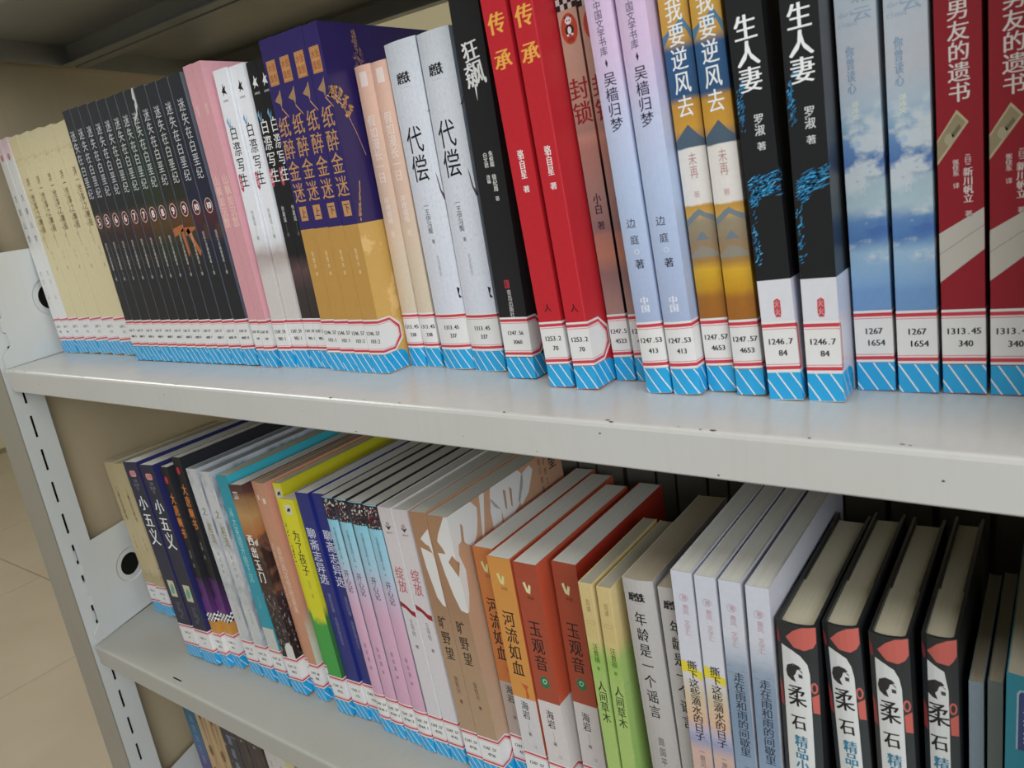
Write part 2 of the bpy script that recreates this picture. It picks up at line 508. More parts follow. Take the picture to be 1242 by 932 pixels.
def bracket(z, mat, parent, bx=-0.4, mirror=False):
    """thin side plate that hooks in the upright, with a round pressed hole"""
    K = 0.0 if mirror else -0.33
    def P(y, zz, t=0.0):
        x = bx + K * (y - 4) + t
        if mirror: x = W - x
        return (x, y, z + zz)
    out = [(3, 0.3), (3, 12), (14.2, 22)]
    k = math.ceil((z + 20 + 67.1) / 38.33)
    while True:
        lo = -67.1 + 38.33 * k - 12.2 - z; k += 1
        if lo < 22.5: continue
        if lo + 17 > 112: break
        out += [(14.2, lo), (10.8, lo + 1.5), (10.8, lo + 15), (14.2, lo + 16.5)]
    out += [(14.2, 114), (16.5, 116), (40, 116), (168, 116), (176, 108), (176, 0.3)]
    cx, cz, r = 74.0, 62.0, 13.5
    N = 40
    # plate with a hole: ring between the hole and the outline, by ray angle
    import math as _m
    def ray_hit(a):
        dx, dz = _m.cos(a), _m.sin(a); best = None
        for i in range(len(out)):
            (x1, z1), (x2, z2) = out[i], out[(i + 1) % len(out)]
            ex, ez = x2 - x1, z2 - z1; den = dx * ez - dz * ex
            if abs(den) < 1e-9: continue
            t = ((x1 - cx) * ez - (z1 - cz) * ex) / den; u = ((x1 - cx) * dz - (z1 - cz) * dx) / den
            if t > 0 and -1e-6 <= u <= 1 + 1e-6 and (best is None or t < best): best = t
        return (cx + dx * best, cz + dz * best)
    angs = sorted(set([2 * _m.pi * i / N for i in range(N)] + [_m.atan2(q[1] - cz, q[0] - cx) % (2 * _m.pi) for q in out]))
    n = len(angs); V = []; F = []
    rings = []
    for t in (0.0, -1.2):
        for rr, dz in ((r, 1.0), (r + 5.5, 1.0), (r + 7.5, 0.0), (None, 0.0)):
            base = len(V); rings.append(base)
            for a in angs:
                if rr is None: y, zz = ray_hit(a)
                else: y, zz = cx + rr * _m.cos(a), cz + rr * _m.sin(a)
                V.append(P(y, zz, t - dz))
    for L in range(3):
        for side, off in ((0, 0), (4, 1)):
            A, B = rings[side + L], rings[side + L + 1]
            for i in range(n):
                j = (i + 1) % n
                F.append((A + i, A + j, B + j, B + i))
    for (A, B) in ((rings[0], rings[4]), (rings[3], rings[7])):
        for i in range(n):
            j = (i + 1) % n; F.append((A + i, A + j, B + j, B + i))
    o = mesh_obj('shelf_bracket', V, F, mat, parent)
    bm = bmesh.new(); bm.from_mesh(o.data); bmesh.ops.recalc_face_normals(bm, faces=bm.faces); bm.to_mesh(o.data); bm.free()
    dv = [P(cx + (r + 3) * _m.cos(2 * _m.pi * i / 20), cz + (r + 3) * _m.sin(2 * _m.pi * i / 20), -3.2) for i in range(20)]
    mesh_obj('hole_shade_disc', dv, [tuple(range(20))], DARK, o)  # dark disc standing in for the shade inside the hole
    # hooks reaching into the slots
    h = MB()
    for zz in (8 + 24, 8 + 24 + 38.3, 8 + 24 + 76.6):
        a = (-4, 9, z + zz - 7); b2 = (P(12, 0)[0] if not mirror else -1.4, 13.5, z + zz + 5)
        if mirror: h.box((W - b2[0], a[1], a[2]), (W + 4, b2[1], b2[2]))
        else: h.box(a, b2)
    ho = h.obj('hook', mat, o)
    if not mirror: shear(ho)
    return o

ROWZ = {'top': 330.0, 'upper': 0.0, 'lower': -330.0, 'third': -660.0, 'base': -990.0}
for key, z in ROWZ.items():
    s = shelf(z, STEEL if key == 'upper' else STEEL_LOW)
    if key == 'upper':
        chips = Flat()
        f_v = []; f_f = []
        for (x, y) in [(20, .2), (45, .2), (120, .3), (165, .2), (318, .5), (415, 1.2), (560, 2.0), (562, 1), (640, 1.2), (703, 2.4), (706, .6), (741, 1.6), (752, .6), (758, .7), (800, 1.4), (835, 3.2), (838, 2.6), (500, .6), (530, 1.8)]:
            r = random.uniform(0.35, 0.9); n = len(f_v)
            f_v += [(x + r * 1.8 * math.cos(a) * random.uniform(.7, 1.2), y + 1.2 + r * math.sin(a), 0.06) for a in [i * 1.0472 for i in range(6)]]
            f_f.append(tuple(range(n, n + 6)))
        for (x, zz) in [(72, -12), (300, -9), (470, -11), (610, -16), (660, -20), (700, -6), (760, -21), (300, -20), (520, -21), (850, -12)]:
            r = random.uniform(0.25, 0.5); n = len(f_v)
            f_v += [(x + r * math.cos(a) * 1.5, -0.06, zz + r * math.sin(a)) for a in [i * 1.0472 for i in range(6)]]
            f_f.append(tuple(range(n, n + 6)))
        mesh_obj('paint_chips', f_v, f_f, ink('#4b453b', 0.8), s)['kind'] = 'stuff'
    if key == 'lower':
        mesh_obj('card_slot', [(150, 8, z + .06), (165, 8, z + .06), (165, 9.6, z + .06), (150, 9.6, z + .06)], [(0, 1, 2, 3)], DARK, s)
    if key != 'base':
        bracket(z, STEEL_POST, s)
        bracket(z, STEEL_POST, s, mirror=True)
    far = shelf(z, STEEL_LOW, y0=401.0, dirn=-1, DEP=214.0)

def upright(x0, y0, mirror=False, slots=True):
    """C-section post: plain front, slotted inner face"""
    p = MB(); ztop = 620.0; zb = FZ + 1
    X = (lambda x: W - x) if mirror else (lambda x: x)
    def bx(a, b, mi=0):
        a = list(a); b = list(b)
        xa, xb = sorted((X(a[0]), X(b[0]))); p.box((xa, a[1], a[2]), (xb, b[1], b[2]), mi)
    bx((x0 - 52, y0 + 1.5, zb), (x0 - 50.5, y0 + 38, ztop))
    ya, yb, ye = y0 + 15.3, y0 + 18.3, y0 + 38
    bx((x0 - 1.5, y0 + 1.5, zb), (x0, ya, ztop)); bx((x0 - 1.5, yb, zb), (x0, ye, ztop))
    z = -67.1 - 38.33 * 30 + 12.2
    prev = zb
    while z < ztop:
        lo, hi = z - 24.4, z
        if lo > prev: bx((x0 - 1.5, ya, prev), (x0, yb, lo))
        prev = hi; z += 38.33
    bx((x0 - 1.5, ya, prev), (x0, yb, ztop))
    o = p.obj('upright_post', STEEL_POST, case)
    if not mirror: shear(o)
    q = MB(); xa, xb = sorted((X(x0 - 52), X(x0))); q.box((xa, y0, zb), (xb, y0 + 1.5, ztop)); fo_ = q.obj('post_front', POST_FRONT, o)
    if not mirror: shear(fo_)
    q = MB(); xa, xb = sorted((X(x0 - 12), X(x0 - 9))); q.box((xa, y0 + 6, zb), (xb, ye - 2, ztop)); lo_ = q.obj('post_inside_shade', DARK, o)  # dark plate standing in for shade inside the hollow post
    if not mirror: shear(lo_)
    return o
for mir in (False, True):
    upright(-2.0, -4.0, mir)
    upright(-2.0, 402.0, mir)
sp_ = MB(); sp_.box((-20, 34, FZ + 1), (-18.5, 400, 620)); shear(sp_.obj('side_panel', STEEL_PANEL, case))
sp_ = MB(); sp_.box((W + 18.5, 34, FZ + 1), (W + 20, 400, 620)); sp_.obj('side_panel', STEEL_PANEL, case)

# ------------------------------------------------------------------ books
# each row entry: kind, base x of the lower corner, y of the spine, lean (deg), thickness, height, label
UPPER = [
('pale',-12.0,66.5,-4.1,14.2,227,'thin white paperback at the bracket end of the upper row'),
('pale',2.4,67,-4.1,15.8,227,'thin white paperback with a blue side edge, touching the first cream book'),
('cream',20.3,67.8,-4.6,21,226,'cream paperback next to the thin white pair, first of the five cream volumes'),
('cream',42,68.2,-4.7,23.2,226,'cream paperback, second of five from the thin white pair'),
('cream',66,68.6,-4.7,24,226,'cream paperback standing in the middle of the five cream volumes'),
('cream',90.8,68.6,-4.5,24,225.5,'cream paperback, second of five from the black numbered series'),
('cream',115.5,68,-4.0,27,225,'cream paperback partly covered by the first black numbered book'),
('dino5',163.5,54.8,-2.8,13.5,229.2,'black paperback with circled red five, the one beside the cream books'),
('dino5',177.4,54.9,-2.85,14.8,229.2,'black paperback with circled red five, the one beside the copies marked six'),
('dino6',192.6,55.1,-2.95,15.5,229,'black paperback with circled red six, the one beside the copies marked five'),
('dino6',208.6,55.3,-3.0,15.3,228.8,'black paperback with circled red six, the one beside the copies marked seven'),
('dino7',224.3,55.5,-3.05,15.0,228.6,'black paperback with circled red seven, the one beside the copies marked six'),
('dino7',239.7,55.7,-3.05,14.2,228.6,'black paperback with circled red seven, the one beside the copies marked eight'),
('dino8',254.3,55.9,-3.05,13.6,229,'black paperback with circled eight on greenish ground, beside the copies marked seven'),
('dino8',268.3,56.1,-3.05,14.6,229.2,'black paperback with circled eight and a torn white spine top, beside the copies marked nine'),
('dino9',283.4,56.3,-3.0,15.9,228.8,'black paperback with circled nine on brown ground, beside the copies marked eight'),
('dino9',299.7,56.6,-3.1,15.8,228.4,'black paperback with circled nine and an orange cross shape, beside the copies marked ten'),
('dino10',316.3,56.8,-3.2,16.1,228.8,'black paperback with circled ten, the one beside the copies marked nine'),
('dino10',333.3,57,-3.3,16.8,229,'black paperback with circled ten, the one beside the pink books'),
('pink',354.8,55.6,-2.6,10.6,231.6,'thin pink book beside the black numbered series'),
('pink',366.2,55.2,-2.5,11.2,231.6,'thin pink book with its pink cover side showing, beside a white brush-titled book'),
('inkwhite',380.2,57.2,-.9,15.6,222.6,'white paperback with black brush title, the one beside the pink books'),
('inkwhite',396.4,59.6,-.9,16.2,222.6,'white paperback with black brush title, the one beside the black brush-titled pair'),
('inkblack',413.4,60.6,-.6,11.4,222,'black paperback with white brush title, the one beside the white copies'),
('inkblack',425.3,60.6,-.9,11.8,222,'black paperback with white brush title, half hidden behind the purple set'),
('purple1',439.6,56.7,-1.3,15,231.5,'purple and gold book, first of the four beside the black brush-titled pair'),
('purple1',455.2,55.8,-1.35,15.2,231.2,'purple and gold book, second of the four from the black brush-titled pair'),
('purple2',470.9,55,-1.35,15.3,231.2,'purple and gold book, third of the four from the black brush-titled pair'),
('purple2',486.6,54.8,-1.4,14.8,231,'purple and gold book with gold plants on its visible cover side'),
('beige',504.2,76,-1.2,14.6,203,'pale peach hardback touching the purple set'),
('beige',519.4,76.6,-1.3,13.9,203,'pale peach hardback touching the silver white pair'),
('silver',537.5,74.6,-1.9,26.8,210.4,'silver white rounded book with two black characters, beside the peach pair'),
('silver',565.2,73.2,-1.6,25.6,210.4,'silver white rounded book with two black characters, beside the tall black book'),
('storm',602.2,60.4,-1.3,20.6,240,'tall black book with white brush title between the silver pair and the red pair'),
('red',641.2,47.8,-3.5,15.6,240,'bright red book with gold title, the one beside the tall black book'),
('red',660.1,46.9,-3.5,14,240,'bright red book with gold title, the one beside the brown panda-badge books'),
('feng',675.6,66.5,-3.75,11.8,212,'pinkish brown book with checkered top and orange oval badge, fully seen'),
('feng',688.6,67.2,-3.9,13,212,'pinkish brown book with orange oval badge, half hidden by the lilac pair'),
('lilac',703.6,48,-4.1,14.2,236,'lilac to pale blue book, the one beside the pinkish brown books'),
('lilac',718.8,48.5,-3.9,15.2,236,'lilac to pale blue book, the one beside the ochre and blue pair'),
('ochre',735.3,56.3,-3.6,14.6,228,'ochre and blue landscape book, the one beside the lilac pair'),
('ochre',751.4,53,-3.5,14.4,228,'ochre and blue landscape book, the one beside the black books with blue splashes'),
('splash',769.2,48.7,-3.6,15.9,232,'black book with blue splashes and white foot, beside the ochre pair'),
('splash',787.4,49.9,-2.2,15.9,232,'black book with blue splashes and white foot, beside the sky patterned pair'),
('cloud',804.9,70.6,-2.4,16.6,230,'blue and white cloud patterned book, the one beside the black splash books'),
('cloud',822.9,70.3,-2,16.6,230,'blue and white cloud patterned book, the one beside the dark red pair'),
('crimson',841,71.9,-1.97,17,232,'dark red book with a banknote picture, the one beside the cloud patterned pair'),
('crimson',859.5,72.6,-1.8,17,232,'dark red book with a banknote picture, last in the upper row'),
]
LOWER = [
('fable',-2,77,-6.0,20.5,195,'yellowed cream paperback nearest the side bracket in the lower row'),
('fable',19.6,77,-6,21.5,196,'yellowed cream paperback beside the navy books with large white titles'),
('xiaowu',127.9,41,-5.9,27.2,224.5,'navy book with large white title and pink badge, beside the yellowed pair'),
('xiaowu',155.7,41.8,-5.3,26.4,224.5,'navy book with large white title and a blue cover side showing'),
('datang',183.0,46,-4.2,13.6,224,'black book with orange title and red dot, the shorter of the two'),
('datang',197.2,51,-3.2,14.6,234,'black book with orange title standing taller than its twin, cover side showing'),
('marble',225.2,51.9,-5.6,18,224.5,'pale grey marbled book beside the black orange-titled pair'),
('marble',246.8,52.1,-5.6,18,224,'pale grey marbled book beside the turquoise book'),
('aqua',267.3,53.6,-4.6,17.5,222.5,'turquoise book with pale title between the marbled pair and the desert picture book'),
('desert',292.5,51.7,-6.0,20.8,217,'brown picture book with a hooded face and white title, beside the turquoise book'),
('salmon',314.8,59.4,-5.2,9.8,220,'thin salmon paperback beside the brown picture book'),
('salmon',325.2,55,-4.7,13.2,222,'salmon paperback with its salmon cover side showing, beside the yellow books'),
('lime',341.5,60,-4.2,12,222,'yellow and green book set back behind its twin, beside the salmon paperbacks'),
('lime',357.4,51.6,-3.9,18.8,213,'yellow and green book standing forward, beside the royal blue pair'),
('liao',378.6,54.5,-4.2,17,220.5,'royal blue book with white title, the one beside the yellow books'),
('liao',396.4,56.8,-4.0,17,221.5,'royal blue book with white title, partly hidden by the light blue set'),
('kaixin',414.6,52.2,-3.75,13.4,223.4,'light blue and pink book with flowered top, first of four beside the royal blue pair'),
('kaixin',428.6,52.3,-3.5,14.4,223.7,'light blue and pink book with flowered top, second of four from the royal blue pair'),
('kaixin',443.7,52.5,-3.3,16.6,223.8,'light blue and pink book with flowered top, third of four from the royal blue pair'),
('kaixin',461.4,51.7,-3.2,15.2,224.2,'light blue and pink book with flowered top, the one beside the white red-titled pair'),
('zhan',477.7,52.3,-3.45,14.5,224,'white book with red title and red ribbon, beside the light blue and pink set'),
('zhan',493.2,53.4,-3.6,15.6,224,'white book with red title and red ribbon, beside the brown books with white hands'),
('kuang1',514.1,51.3,-3.95,16.0,225.8,'brown book with white hand shapes, the thinner one beside the white red-titled pair'),
('kuang2',530.6,51.3,-3.8,20.3,225.8,'brown book with white hand shapes running onto its visible cover side'),
('he1',551.5,64.6,-2.4,18.8,199,'orange book half hidden behind the lighter orange copy'),
('he2',571.1,55.1,-2.1,20.4,200.3,'light orange book with black title and white foot, fully seen'),
('yu',594.3,54,-2.1,19.6,201,'brick red book with green jade picture, the one beside the orange copies'),
('yu',617.4,63,-1.3,19.6,202,'brick red book with green jade picture, the one beside the green meadow pair'),
('caomu',658.8,35.5,-2.1,9.8,210,'thin straw and green meadow book beside the brick red book'),
('caomu',669.2,35.5,-1.5,10,210,'thin straw and green meadow book beside the grey long-titled pair'),
('nian',692.6,38,-3.1,20,219,'light grey rounded book with long black title, fully seen'),
('nian',713.2,36.5,-2.4,9.4,218.5,'light grey book with long black title, mostly hidden behind the white essay books'),
('hui1',723.6,28.5,-1.6,12.2,236,'white book with yellow brush mark behind its title, beside the grey pair'),
('hui1',736.6,28.5,-1.5,12,236,'white book with yellow brush mark behind its title, beside the blue rainy copies'),
('hui3',749.2,28.5,-1.3,12,236,'white and rainy blue book, the one beside the yellow marked pair'),
('hui3',761.8,28.5,-.9,12.4,236,'white and rainy blue book, the one beside the black hardbacks with red petals'),
('rou',776,30,-.9,20,219,'black hardback with red petals, first of four beside the white essay books'),
('rou',806.7,35,-3.4,17.6,220.5,'black hardback with red petals, second of four from the white essay books'),
('rou',825,35,-2.6,17.8,220.5,'black hardback with red petals, third of four from the white essay books'),
('rou',843.9,42,-1.9,15.2,221,'black hardback with red petals, the one beside the thin slate books'),
('slate',860.4,50,-1.4,6.4,195,'thin blue grey booklet beside the last black hardback'),
('slate',867.4,50,-1.2,6.4,197.5,'thin grey green booklet beside the teal book'),
('tealbox',874.6,33,-.9,20,216,'teal book with a violet title box at the end of the lower row'),
]
THIRD = [
('ocean',66,52,-4,24,241,'teal and violet book on the third shelf nearest the upright'),
('wood',91.5,52,-4,20,240,'tan wood patterned book on the third shelf beside the teal and violet one'),
('wood',112,52,-4,27,241,'tan wood patterned book with white pages showing on the third shelf'),
('coal',141,52,-4,29,240,'speckled dark grey book on the third shelf beside the tan pair'),
('umber',171,52,-4,19,239,'dark brown book on the third shelf beside the speckled one'),
('umber',191,52,-4,27,238.5,'dark brown book with a pale dot near its top, beside the white third shelf books'),
('plain',219,54,-4,16,236,'white book on the third shelf beside the dark brown pair'),
('plain',236,54,-4,16,235,'white book on the third shelf beside the pale yellow one'),
('straw',253,54,-4,16,233,'pale yellow book on the third shelf, partly under the shelf edge'),
('tan',270,54,-4,18,232,'dull tan book on the third shelf next to the pale yellow one'),
]

def C(name, *stops, **k): return cover_mat(name, list(stops), **k)

def design(kind, x0, y, lean, w, h, label, z0):
    g = {'pale': 'thin white paperbacks', 'cream': 'cream paperbacks of one series', 'pink': 'pink books', 'inkwhite': 'white brush-titled books', 'inkblack': 'black brush-titled books'}
    grp = {'pale': 'thin white pair', 'cream': 'cream set of five', 'pink': 'pink pair', 'inkwhite': 'white brush-titled pair', 'inkblack': 'black brush-titled pair',
           'beige': 'peach pair', 'silver': 'silver white pair', 'red': 'bright red pair', 'feng': 'pinkish brown pair', 'lilac': 'lilac pair', 'ochre': 'ochre and blue pair',
           'splash': 'black splash pair', 'cloud': 'cloud patterned pair', 'crimson': 'dark red pair', 'fable': 'yellowed cream pair', 'xiaowu': 'navy pair', 'datang': 'black orange-titled pair',
           'marble': 'marbled pair', 'salmon': 'salmon pair', 'lime': 'yellow and green pair', 'liao': 'royal blue pair', 'kaixin': 'light blue and pink set', 'zhan': 'white red-titled pair',
           'yu': 'brick red pair', 'caomu': 'meadow pair', 'nian': 'grey long-titled pair', 'hui1': 'yellow marked pair', 'hui3': 'rainy blue pair', 'rou': 'black hardbacks with petals',
           'slate': 'thin slate booklets', 'wood': 'tan wood patterned pair', 'umber': 'dark brown pair', 'plain': 'white third shelf pair', 'he1': 'orange pair', 'he2': 'orange pair',
           'kuang1': 'brown hand books', 'kuang2': 'brown hand books', 'purple1': 'purple and gold set', 'purple2': 'purple and gold set'}.get(kind)
    if kind.startswith('dino'): grp = 'black numbered series'
    x0 += 0.15; w -= 0.3
    c = w / 2
    name = {'pale': 'paperback_book', 'cream': 'paperback_book', 'rou': 'hardback_book', 'beige': 'hardback_book', 'slate': 'booklet'}.get(kind, 'book')
    def mk(cover, side=None, pages=PG_WHITE, d=146, **k):
        return Book(name, label, x0, y, lean, w, h, d, cover, side, pages, z0, grp, **k)
    K = INK_BLACK; F = Flat
    WHT = ink('#e6e6e6'); GOLD = ink('#c79a5c', 0.35, 0.3); REDI = ink('#a8343c')
    sm = '#8a8a88'

    if kind == 'pale':
        b = mk(C('print_pale', (0, '#d9d9d6'), (205, '#d9d9d6'), (212, '#dcc8cb'), (227, '#d8bfc4')), lside=C('print_pale_side', (0, '#4a88a8')))
        b.put('title_text', F().col('方鹤山食', 174, 118, 4.6, c, ink('#4a4a4a')))
        b.put('author_text', F().col('刘方', 92, 74, 3.4, c, ink('#8c6a6c')).ch('人', c, 62, 4.5, 5, ink('#c27a80')))
        b.put('publisher_mark', F().ellipse(c, 209, 3, 3.5, ink('#b97f86')))
        b.call_label('I247.5', '466', hs=2.9)
    elif kind == 'cream':
        b = mk(C('print_cream', (0, '#cfc39a'), (226, '#d3c8a2'), blots=[('#b5aa82', 14, 1, 2.5, .56, .05, 196, 206)]), pages=PG_CREAM)
        br = ink('#5e4e30')
        b.put('title_text', F().col('浮一世事之幽阁', 184, 128, 6.2, c + 2.5, br, bold=.12))
        b.put('author_text', F().col('二十三夏日传说', 172, 120, 1.8, c - 4.5, br).rect(c - 2.6, 112, c - 2.1, 168, br).col('沈文 著', 110, 88, 2.6, c + 3, ink('#8d7f58')))
        b.call_label('I247.5', '9:1')
    elif kind.startswith('dino'):
        n = kind[4:]
        pal = {'5': ('#26282f', '#23242a', '#35262a'), '6': ('#26282f', '#23242a', '#3a2628'), '7': ('#26302c', '#242628', '#4a2c26'), '8': ('#28382f', '#2a3026', '#5a4024'),
               '9': ('#26282a', '#2c2c22', '#5e3c22'), '10': ('#252736', '#23253a', '#4a2830')}[n]
        b = mk(C('print_dino' + n, (0, '#222226'), (78, '#24252a'), (104, pal[1]), (124, pal[2]), (136, pal[1]), (165, pal[0]), (229, '#2b2e35'),
                 blots=[('#4d3a2a', 5, 1, 1, .58, .06, 90, 140)], rough=.34),
               side=C('print_dino_side', (0, '#5c6068'), (130, '#5a6678'), (229, '#6a7078')), pages=PG_TAN)
        b.put('title_text', F().col('迷失在白垩纪', 212, 151, 7.6, c, ink('#b9bdc0'), bold=.06, fill=.86))
        f = F(); f.ring([(c + 5 * math.cos(a / 20 * 6.2832), 131 + 6 * math.sin(a / 20 * 6.2832)) for a in range(20)],
                        [(c + 4.4 * math.cos(a / 20 * 6.2832), 131 + 5.4 * math.sin(a / 20 * 6.2832)) for a in range(20)], ink('#d0c4c4'), 1)
        f.ellipse(c, 130.5, 4.3, 5.3, ink('#642a2c'), 0)
        f.row(n, c, 131, 7.5 if len(n) == 1 else 6.2, ink('#f0eeee'), layer=2, bold=.25, adv=.5)
        b.put('volume_number', f)
        b.put('author_text', F().col('倪匡七月春秋著者', 112, 86, 2.7, c, ink('#b6b6b6'), bold=.05).rect(c - .15, 80, c + .15, 85, ink('#aaaaaa')).ch('著', c, 78, 2.8, 3, ink('#b6b6b6')))
        if 'torn' in label:
            random.seed(3)
            b.put('torn_patch', F().poly([(c + 5, 229), (w, 229), (w, 215), (c + 5.5, 213), (c + 4, 209), (c - 2, 205), (c - 3.4, 200), (c - 3.8, 204), (c - 1, 208), (c + 3, 211), (c + 3.5, 216), (c + 5, 219), (c + 3, 222)], ink('#c6cac6')))
        if 'orange cross' in label or 'brown ground' in label:
            s = 1 if 'orange' in label else 0
            o = ink('#a8643c')
            b.put('cross_picture', F().poly([(0, 117), (w, 119 - 3 * s), (w, 114), (0, 110)], o).poly([(w - 5 - 9 * s, 114), (w - 1 - 9 * s, 116), (w, 96), (w - 3, 92)], o))
        b.call_label('I247.57', '4008:' + n, hs=2.7)
    elif kind == 'pink':
        b = mk(C('print_pink', (0, '#c9929a'), (231, '#cf9aa2')), side=C('print_pink_side', (0, '#dfa3ae'), (231, '#e4abb5')))
        lp = ink('#e2bfb4')
        b.put('title_text', F().col('山枫如沉默', 152, 112, 6.4, c, lp, bold=.15))
        b.put('publisher_mark', F().col('星文', 203, 195, 3.6, c, lp, bold=.1))
        b.put('author_text', F().col('长洱 著', 92, 70, 3, c, ink('#d3a39c')))
        b.call_label('I247.82', '149')
    elif kind in ('inkwhite', 'inkblack'):
        wh = kind == 'inkwhite'
        m = C('print_inkwhite', (0, '#c8c2c0'), (72, '#c9c3c0'), (88, '#a89c98'), (98, '#d4d6da'), (110, '#dfe2e8'), (222, '#e2e5ea'), wob=14, wobscale=5) if wh else \
            C('print_inkblack', (0, '#2c2c2e'), (60, '#3a3232'), (76, '#5a4646'), (86, '#1d1d20'), (222, '#1a1a1d'), wob=16, wobscale=5)
        b = mk(m)
        t = K if wh else ink('#dedede')
        b.put('publisher_mark', F().poly([(c - 2.8, 207), (c - .6, 210), (c - .2, 213), (c + .8, 210), (c + 3, 211), (c + 1.4, 208.5), (c + 3, 205), (c, 206.4), (c - 2.2, 204), (c - 1.2, 206.6)], t).row('白马时光', c, 201, 1.5, t, adv=1.0))
        b.put('title_text', F().col('白漈写生', 184, 139, 8.0, c, t, bold=.1, fill=.84).poly([(c - 5, 187), (c - 3, 190), (c - 2.6, 184), (c, 189), (c - 2.2, 181)], ink('#6f9bb8'), 1))
        b.put('seal_mark', F().poly([(c - 6.2, 149), (c - 4, 150), (c - 2.8, 147), (c - 3, 138), (c - 4.6, 136.5), (c - 6.3, 139)], ink('#b5455c')).col('长洱', 148, 139, 2.2, c - 4.6, WHT, layer=1))
        b.put('author_text', F().col('休屠城', 123, 111, 2.8, c, ink('#8f9196' if wh else '#c9c9c9')).rect(c - .12, 104, c + .12, 110, ink('#777777')).ch('著', c, 102, 2.6, 2.8, ink('#6a6c70')))
        b.call_label('I247.59', '985:1')
    elif kind.startswith('purple'):
        last = 'plants' in label
        b = mk(C('print_purple', (0, '#b58c4a'), (104.5, '#bc9452'), (104.6, '#2f2560'), (231, '#35296a'), interp='CONSTANT', rough=.32),
               side=C('print_purple_side', (0, '#c9a25a'), (104.5, '#d0a962'), (104.6, '#2c2257'), (231, '#2c2257'), interp='CONSTANT', rough=.3,
                      blots=[('#ddb878', 4, 1, 1, .53, .03, 0, 104)]), pages=PG_WHITE, d=150)
        gp = ink('#bd8f5c', .4, .1)
        f = F().rect(c - 4.6, 201.5, c + 4.6, 217.5, gp).rect(c - 4.1, 202, c + 4.1, 217, ink('#a8683c'), 1).rect(c - 3.8, 202.4, c + 3.8, 216.6, gp, 2)
        f.col('张恨', 216.4, 202.6, 3.4, c + 1.9, ink('#9a5636'), layer=3, bold=.1).col('水集', 216.4, 202.6, 3.4, c - 1.9, ink('#9a5636'), layer=3, bold=.1)
        b.put('seal_mark', f)
        b.put('leaf_picture', F().poly([(c - 4, 192), (c + 1.5, 196), (c + 3.5, 198.5), (c + 3.2, 191), (c + 1.6, 186.5), (c + .8, 189.5), (c - 1.4, 190.4)], ink('#9a7c5c')).poly([(c + 1.6, 187), (w, 180), (w, 179), (c + 1.2, 186)], gp))
        b.put('title_text', F().col('纸醉金迷', 181.5, 122.5, 10.4, c, gp, bold=.1, fill=.86))
        f = F().rect(c - 3.7, 110.5, c + 3.7, 120.5, gp).ch('上' if kind == 'purple1' else '下', c, 115.6, 5, 6, ink('#33265c'), 1, .1)
        b.put('volume_number', f)
        b.put('author_text', F().col('张恨水', 89, 76, 2.4, c, ink('#e2cda0')).ch('著', c, 72.5, 2.4, 2.6, ink('#e2cda0')))
        if last:
            random.seed(11)
            f = F(); gg = ink('#c59a72'); g2 = ink('#b98a52')
            for i in range(230):        # tall plume
                t = random.random(); zz = 186 + t * 40; hw = 5.2 * (1 - t) ** .7 + .5
                s = w + 32 - t * 2 + random.uniform(-hw, hw) * 1.35; r = random.uniform(.5, 1.25); a = random.uniform(.3, 2.6)
                f.poly([(s, zz), (s + r * math.cos(a), zz + r * 1.6 * math.sin(a)), (s + r * 1.8 * math.cos(a + .35), zz + r * 2.4 * math.sin(a + .35)), (s + r * .4, zz + r * .3)], random.choice((gg, g2)))
            pts = [(c + 3, 187), (w + 3, 184.5), (w + 8, 180), (w + 12.5, 170), (w + 16, 161), (w + 20, 148)]
            for p, q in zip(pts[:-1], pts[1:]): f.poly([(p[0], p[1] + .5), (q[0] + .2, q[1] + .5), (q[0], q[1] - .5), (p[0], p[1] - .5)], gg)
            for (a0, b0, L) in ((w - .5, 186, 6), (w + 2, 184.6, 8), (w + 5, 182.5, 9), (w + 8, 178, 10), (w + 11, 173, 9)):
                ang = 1.15 - (a0 - w) * .02
                for k in range(16):
                    u = (k + 1) / 16; s = a0 + L * u * math.cos(ang) * .9 + random.uniform(-1.6, 1.6); zz = b0 + L * u * math.sin(ang) + random.uniform(-1.2, 1.2); r = random.uniform(.7, 1.5)
                    f.poly([(s, zz + r), (s + r, zz), (s, zz - r), (s - r, zz + .2)], random.choice((gg, g2)))
            for k in range(40):
                t = random.random(); s = w + 3 + 6 * t + random.uniform(-1.2, 1.2) * (1 - t); zz = 105.5 + 24 * t
                f.poly([(s, zz), (s + .7, zz + 1.6), (s + .2, zz + 3), (s - .6, zz + 1)], gg)
            b.put('plant_picture', f)
        b.call_label('I246.57', '103:1' if kind == 'purple1' else '103:2')
    elif kind == 'beige':
        b = mk(C('print_peach', (0, '#c9bda8'), (70, '#cdbfab'), (130, '#d6b9a6'), (203, '#dfb6a4')), bulge=1.0, pages=PG_CREAM)
        lt = ink('#e8d8d0')
        b.put('publisher_mark', F().rect(c - 3, 190, c + 3.4, 199, lt))
        b.put('title_text', F().col('假如漫长一日', 172, 128, 6.4, c, lt, bold=.1))
        b.put('author_text', F().col('岸政缱绻', 119, 101, 4.4, c, lt, bold=.1).ch('著', c, 94, 3.8, 4, lt))
        b.call_label('I313.45', '338')
    elif kind == 'silver':
        b = mk(C('print_silver', (0, '#ccd0dc'), (120, '#d3d8e2'), (210, '#cdd4dc'), blots=[('#c2c8d4', 40, 3, 1, .58, .1, 0, 210)]),
               side=C('print_silver_side', (0, '#a9b3c2'), (210, '#93a3b2')), bulge=1.8)  # side coloured darker than the spine to carry its shade
